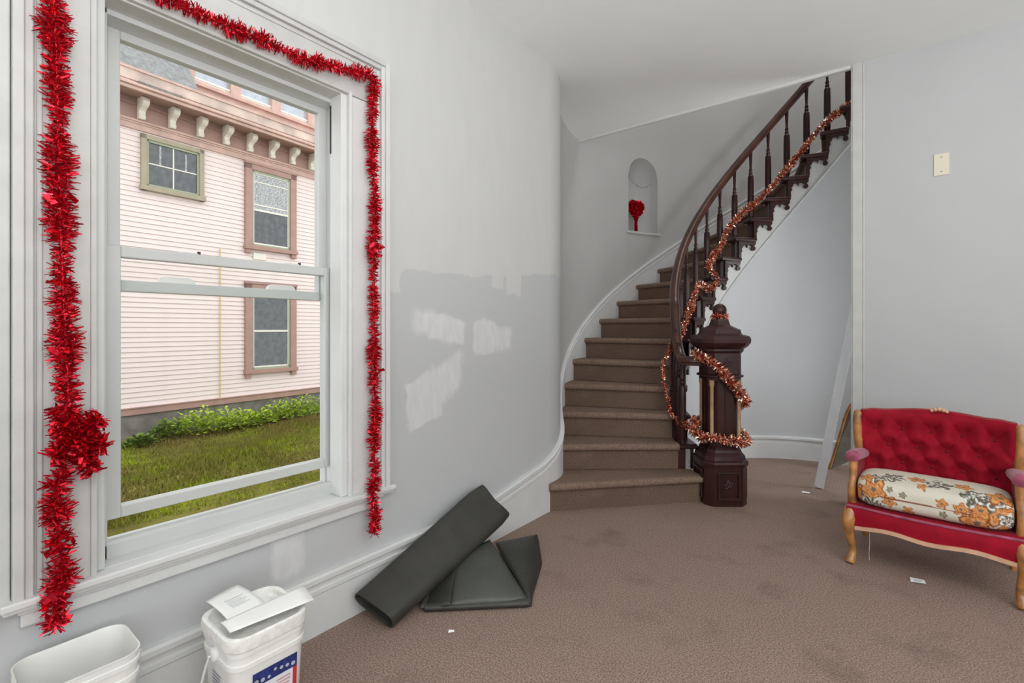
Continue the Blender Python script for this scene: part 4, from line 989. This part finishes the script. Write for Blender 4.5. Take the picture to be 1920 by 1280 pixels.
def hwin(y0, y1, z0, z1, kind):
    """casing with ears, sage sash, panes"""
    cw = .085 if kind == 'small' else .14; cm = M_olive if kind == 'small' else M_rose
    m_ = MB().box(-.03, y0, z0, .055, y0 + cw, z1).box(-.03, y1 - cw, z0, .055, y1, z1).box(-.03, y0, z1 - cw, .055, y1, z1).box(-.03, y0 - .02, z0, .085, y1 + .02, z0 + .085)
    if kind != 'small': m_.box(-.03, y0 + .005, z0 - .085, .06, y0 + .115, z0).box(-.03, y1 - .115, z0 - .085, .06, y1 - .005, z0).box(-.03, y0 - .01, z1 - .03, .075, y1 + .01, z1 + .02)
    c_ = m_.build('window', cm, hs_, bevel=.006)
    a, b, c, d = y0 + cw, y1 - cw, z0 + .085, z1 - cw
    MB().box(-.03, a, c, .03, a + .035, d).box(-.03, b - .035, c, .03, b, d).box(-.03, a, c, .03, b, c + .04).box(-.03, a, d - .04, .03, b, d).build('sash', M_sashgreen, c_)
    a += .035; b -= .035; c += .04; d -= .04
    if kind == 'small':
        MB().box(-.01, (a + b) / 2 - .010, c, .012, (a + b) / 2 + .010, d).box(-.01, a, (c + d) / 2 - .010, .012, b, (c + d) / 2 + .010).build('muntin', M_cream, c_)
        for p_, q_ in ((a, (a + b) / 2), ((a + b) / 2, b)):
            for r_, s_ in ((c, (c + d) / 2), ((c + d) / 2, d)): MB().box(-.03, p_, r_, .003, q_, s_).build('pane', M_pane, c_)
        MB().box(-.005, a + .17, c + .40, .006, a + .20, d - .02).box(-.005, b - .2, c + .36, .006, b - .17, d - .05).build('hanging_cloth', M_lace, c_)
    else:
        mz = c + (d - c) * .48
        MB().box(-.02, a, mz - .02, .018, b, mz + .02).box(-.02, a, c, .015, a + .02, d).box(-.02, b - .02, c, .015, b, d).box(-.02, a, c, .015, b, c + .03).box(-.02, a, d - .02, .015, b, d).build('storm_frame', M_cream, c_)
        MB().box(-.03, a, c, .004, b, mz).build('pane', M_pane, c_)
        MB().box(-.03, a, mz, .004, b, d).build('pane', M_lace if kind == 'upper' else M_pane, c_)
        if kind == 'upper': MB().box(-.02, a, d - .20, .012, b, d - .18).box(-.02, a, mz + .10, .012, b, mz + .125).build('muntin', M_cream, c_)
hwin(.33, 1.36, 3.66, 4.66, 'small'); hwin(2.15, 3.29, 2.86, 4.68, 'upper'); hwin(2.15, 3.29, .24, 2.16, 'lower'); hwin(5.2, 6.34, 2.86, 4.68, 'upper'); hwin(5.2, 6.34, .24, 2.16, 'lower')
MB().tube([(.02, 1.66, 2.8), (.02, 1.66, 1.5), (.02, 1.66, .4), (.02, 1.66, -.2)], .011, 6).build('stained_cable', M_stain, hs_)
MB().box(.0, 2.33, 2.66, .02, 2.60, 2.80).build('peeled_patch', M_cream, hs_)
# weeds along the foundation
rnd = random.Random(11)
def weed(loc, rad, hh, nl, m_, label):
    t_ = thing('leafy_weed', label, 'weed', loc, 0, 'weeds along the foundation')
    mb = MB()
    for _ in range(nl):
        a = rnd.random() * 2 * PI; rr = rad * math.sqrt(rnd.random()); k = rr / rad; z = hh * (1 - k * k * .75) * rnd.uniform(.35, 1.0)
        c = Vector((rr * math.cos(a) * .8, rr * math.sin(a), z)); d = Vector((math.cos(a) + rnd.uniform(-.8, .8), math.sin(a) + rnd.uniform(-.8, .8), rnd.uniform(-.1, .9))).normalized(); s_ = d.cross(Vector((rnd.uniform(-.4, .4), rnd.uniform(-.4, .4), 1))).normalized()
        l_ = rnd.uniform(.055, .105)
        mb.add([c, c + d * l_ * .5 + s_ * l_ * .3, c + d * l_, c + d * l_ * .5 - s_ * l_ * .3], [(0, 1, 2, 3)])
    o = mb.build('foliage', m_, t_, fix=False); o['kind'] = 'stuff'
    MB().tube([(0, 0, -.03), (.01, .01, hh * .4), (0, .03, hh * .7)], .006, 5).build('stem', M_leafdark, t_)
def fac(u, o): a = math.radians(3.9); return (-10.5 - math.sin(a) * u + math.cos(a) * o, 2.395 + math.cos(a) * u + math.sin(a) * o)
WL = [(.62, .30, .22, .30, 0, 'dull small weed at the bare stretch of foundation'), (.95, .34, .30, .42, 1, 'tall dark weed beside the big bright clump'), (1.22, .45, .36, .46, 1, 'big bright green weed clump by the foundation'), (1.55, .50, .36, .44, 1, 'bushy bright weed second in the foundation clump'), (1.88, .42, .30, .34, 1, 'bright low weed right of the big clump'), (2.25, .40, .30, .32, 1, 'leafy weed below the lower house window'), (2.6, .34, .32, .42, 1, 'taller leafy weed under the window sill'), (2.95, .34, .32, .44, 1, 'full weed under the far end of the window sill'), (3.3, .32, .30, .50, 1, 'upright weed just past the lower house window'), (3.65, .36, .30, .40, 1, 'last weed before the window frame hides the wall'), (.15, .5, .2, .16, 0, 'low spreading weed at the near foundation corner')]
for u_, o__, rd, hh, br, lab in WL:
    x_, y_ = fac(u_, o__); weed((x_, y_, lawn_z(x_, y_)), rd * 1.1, hh * 1.1, 320, M_leaf if br else M_leafdark, lab)
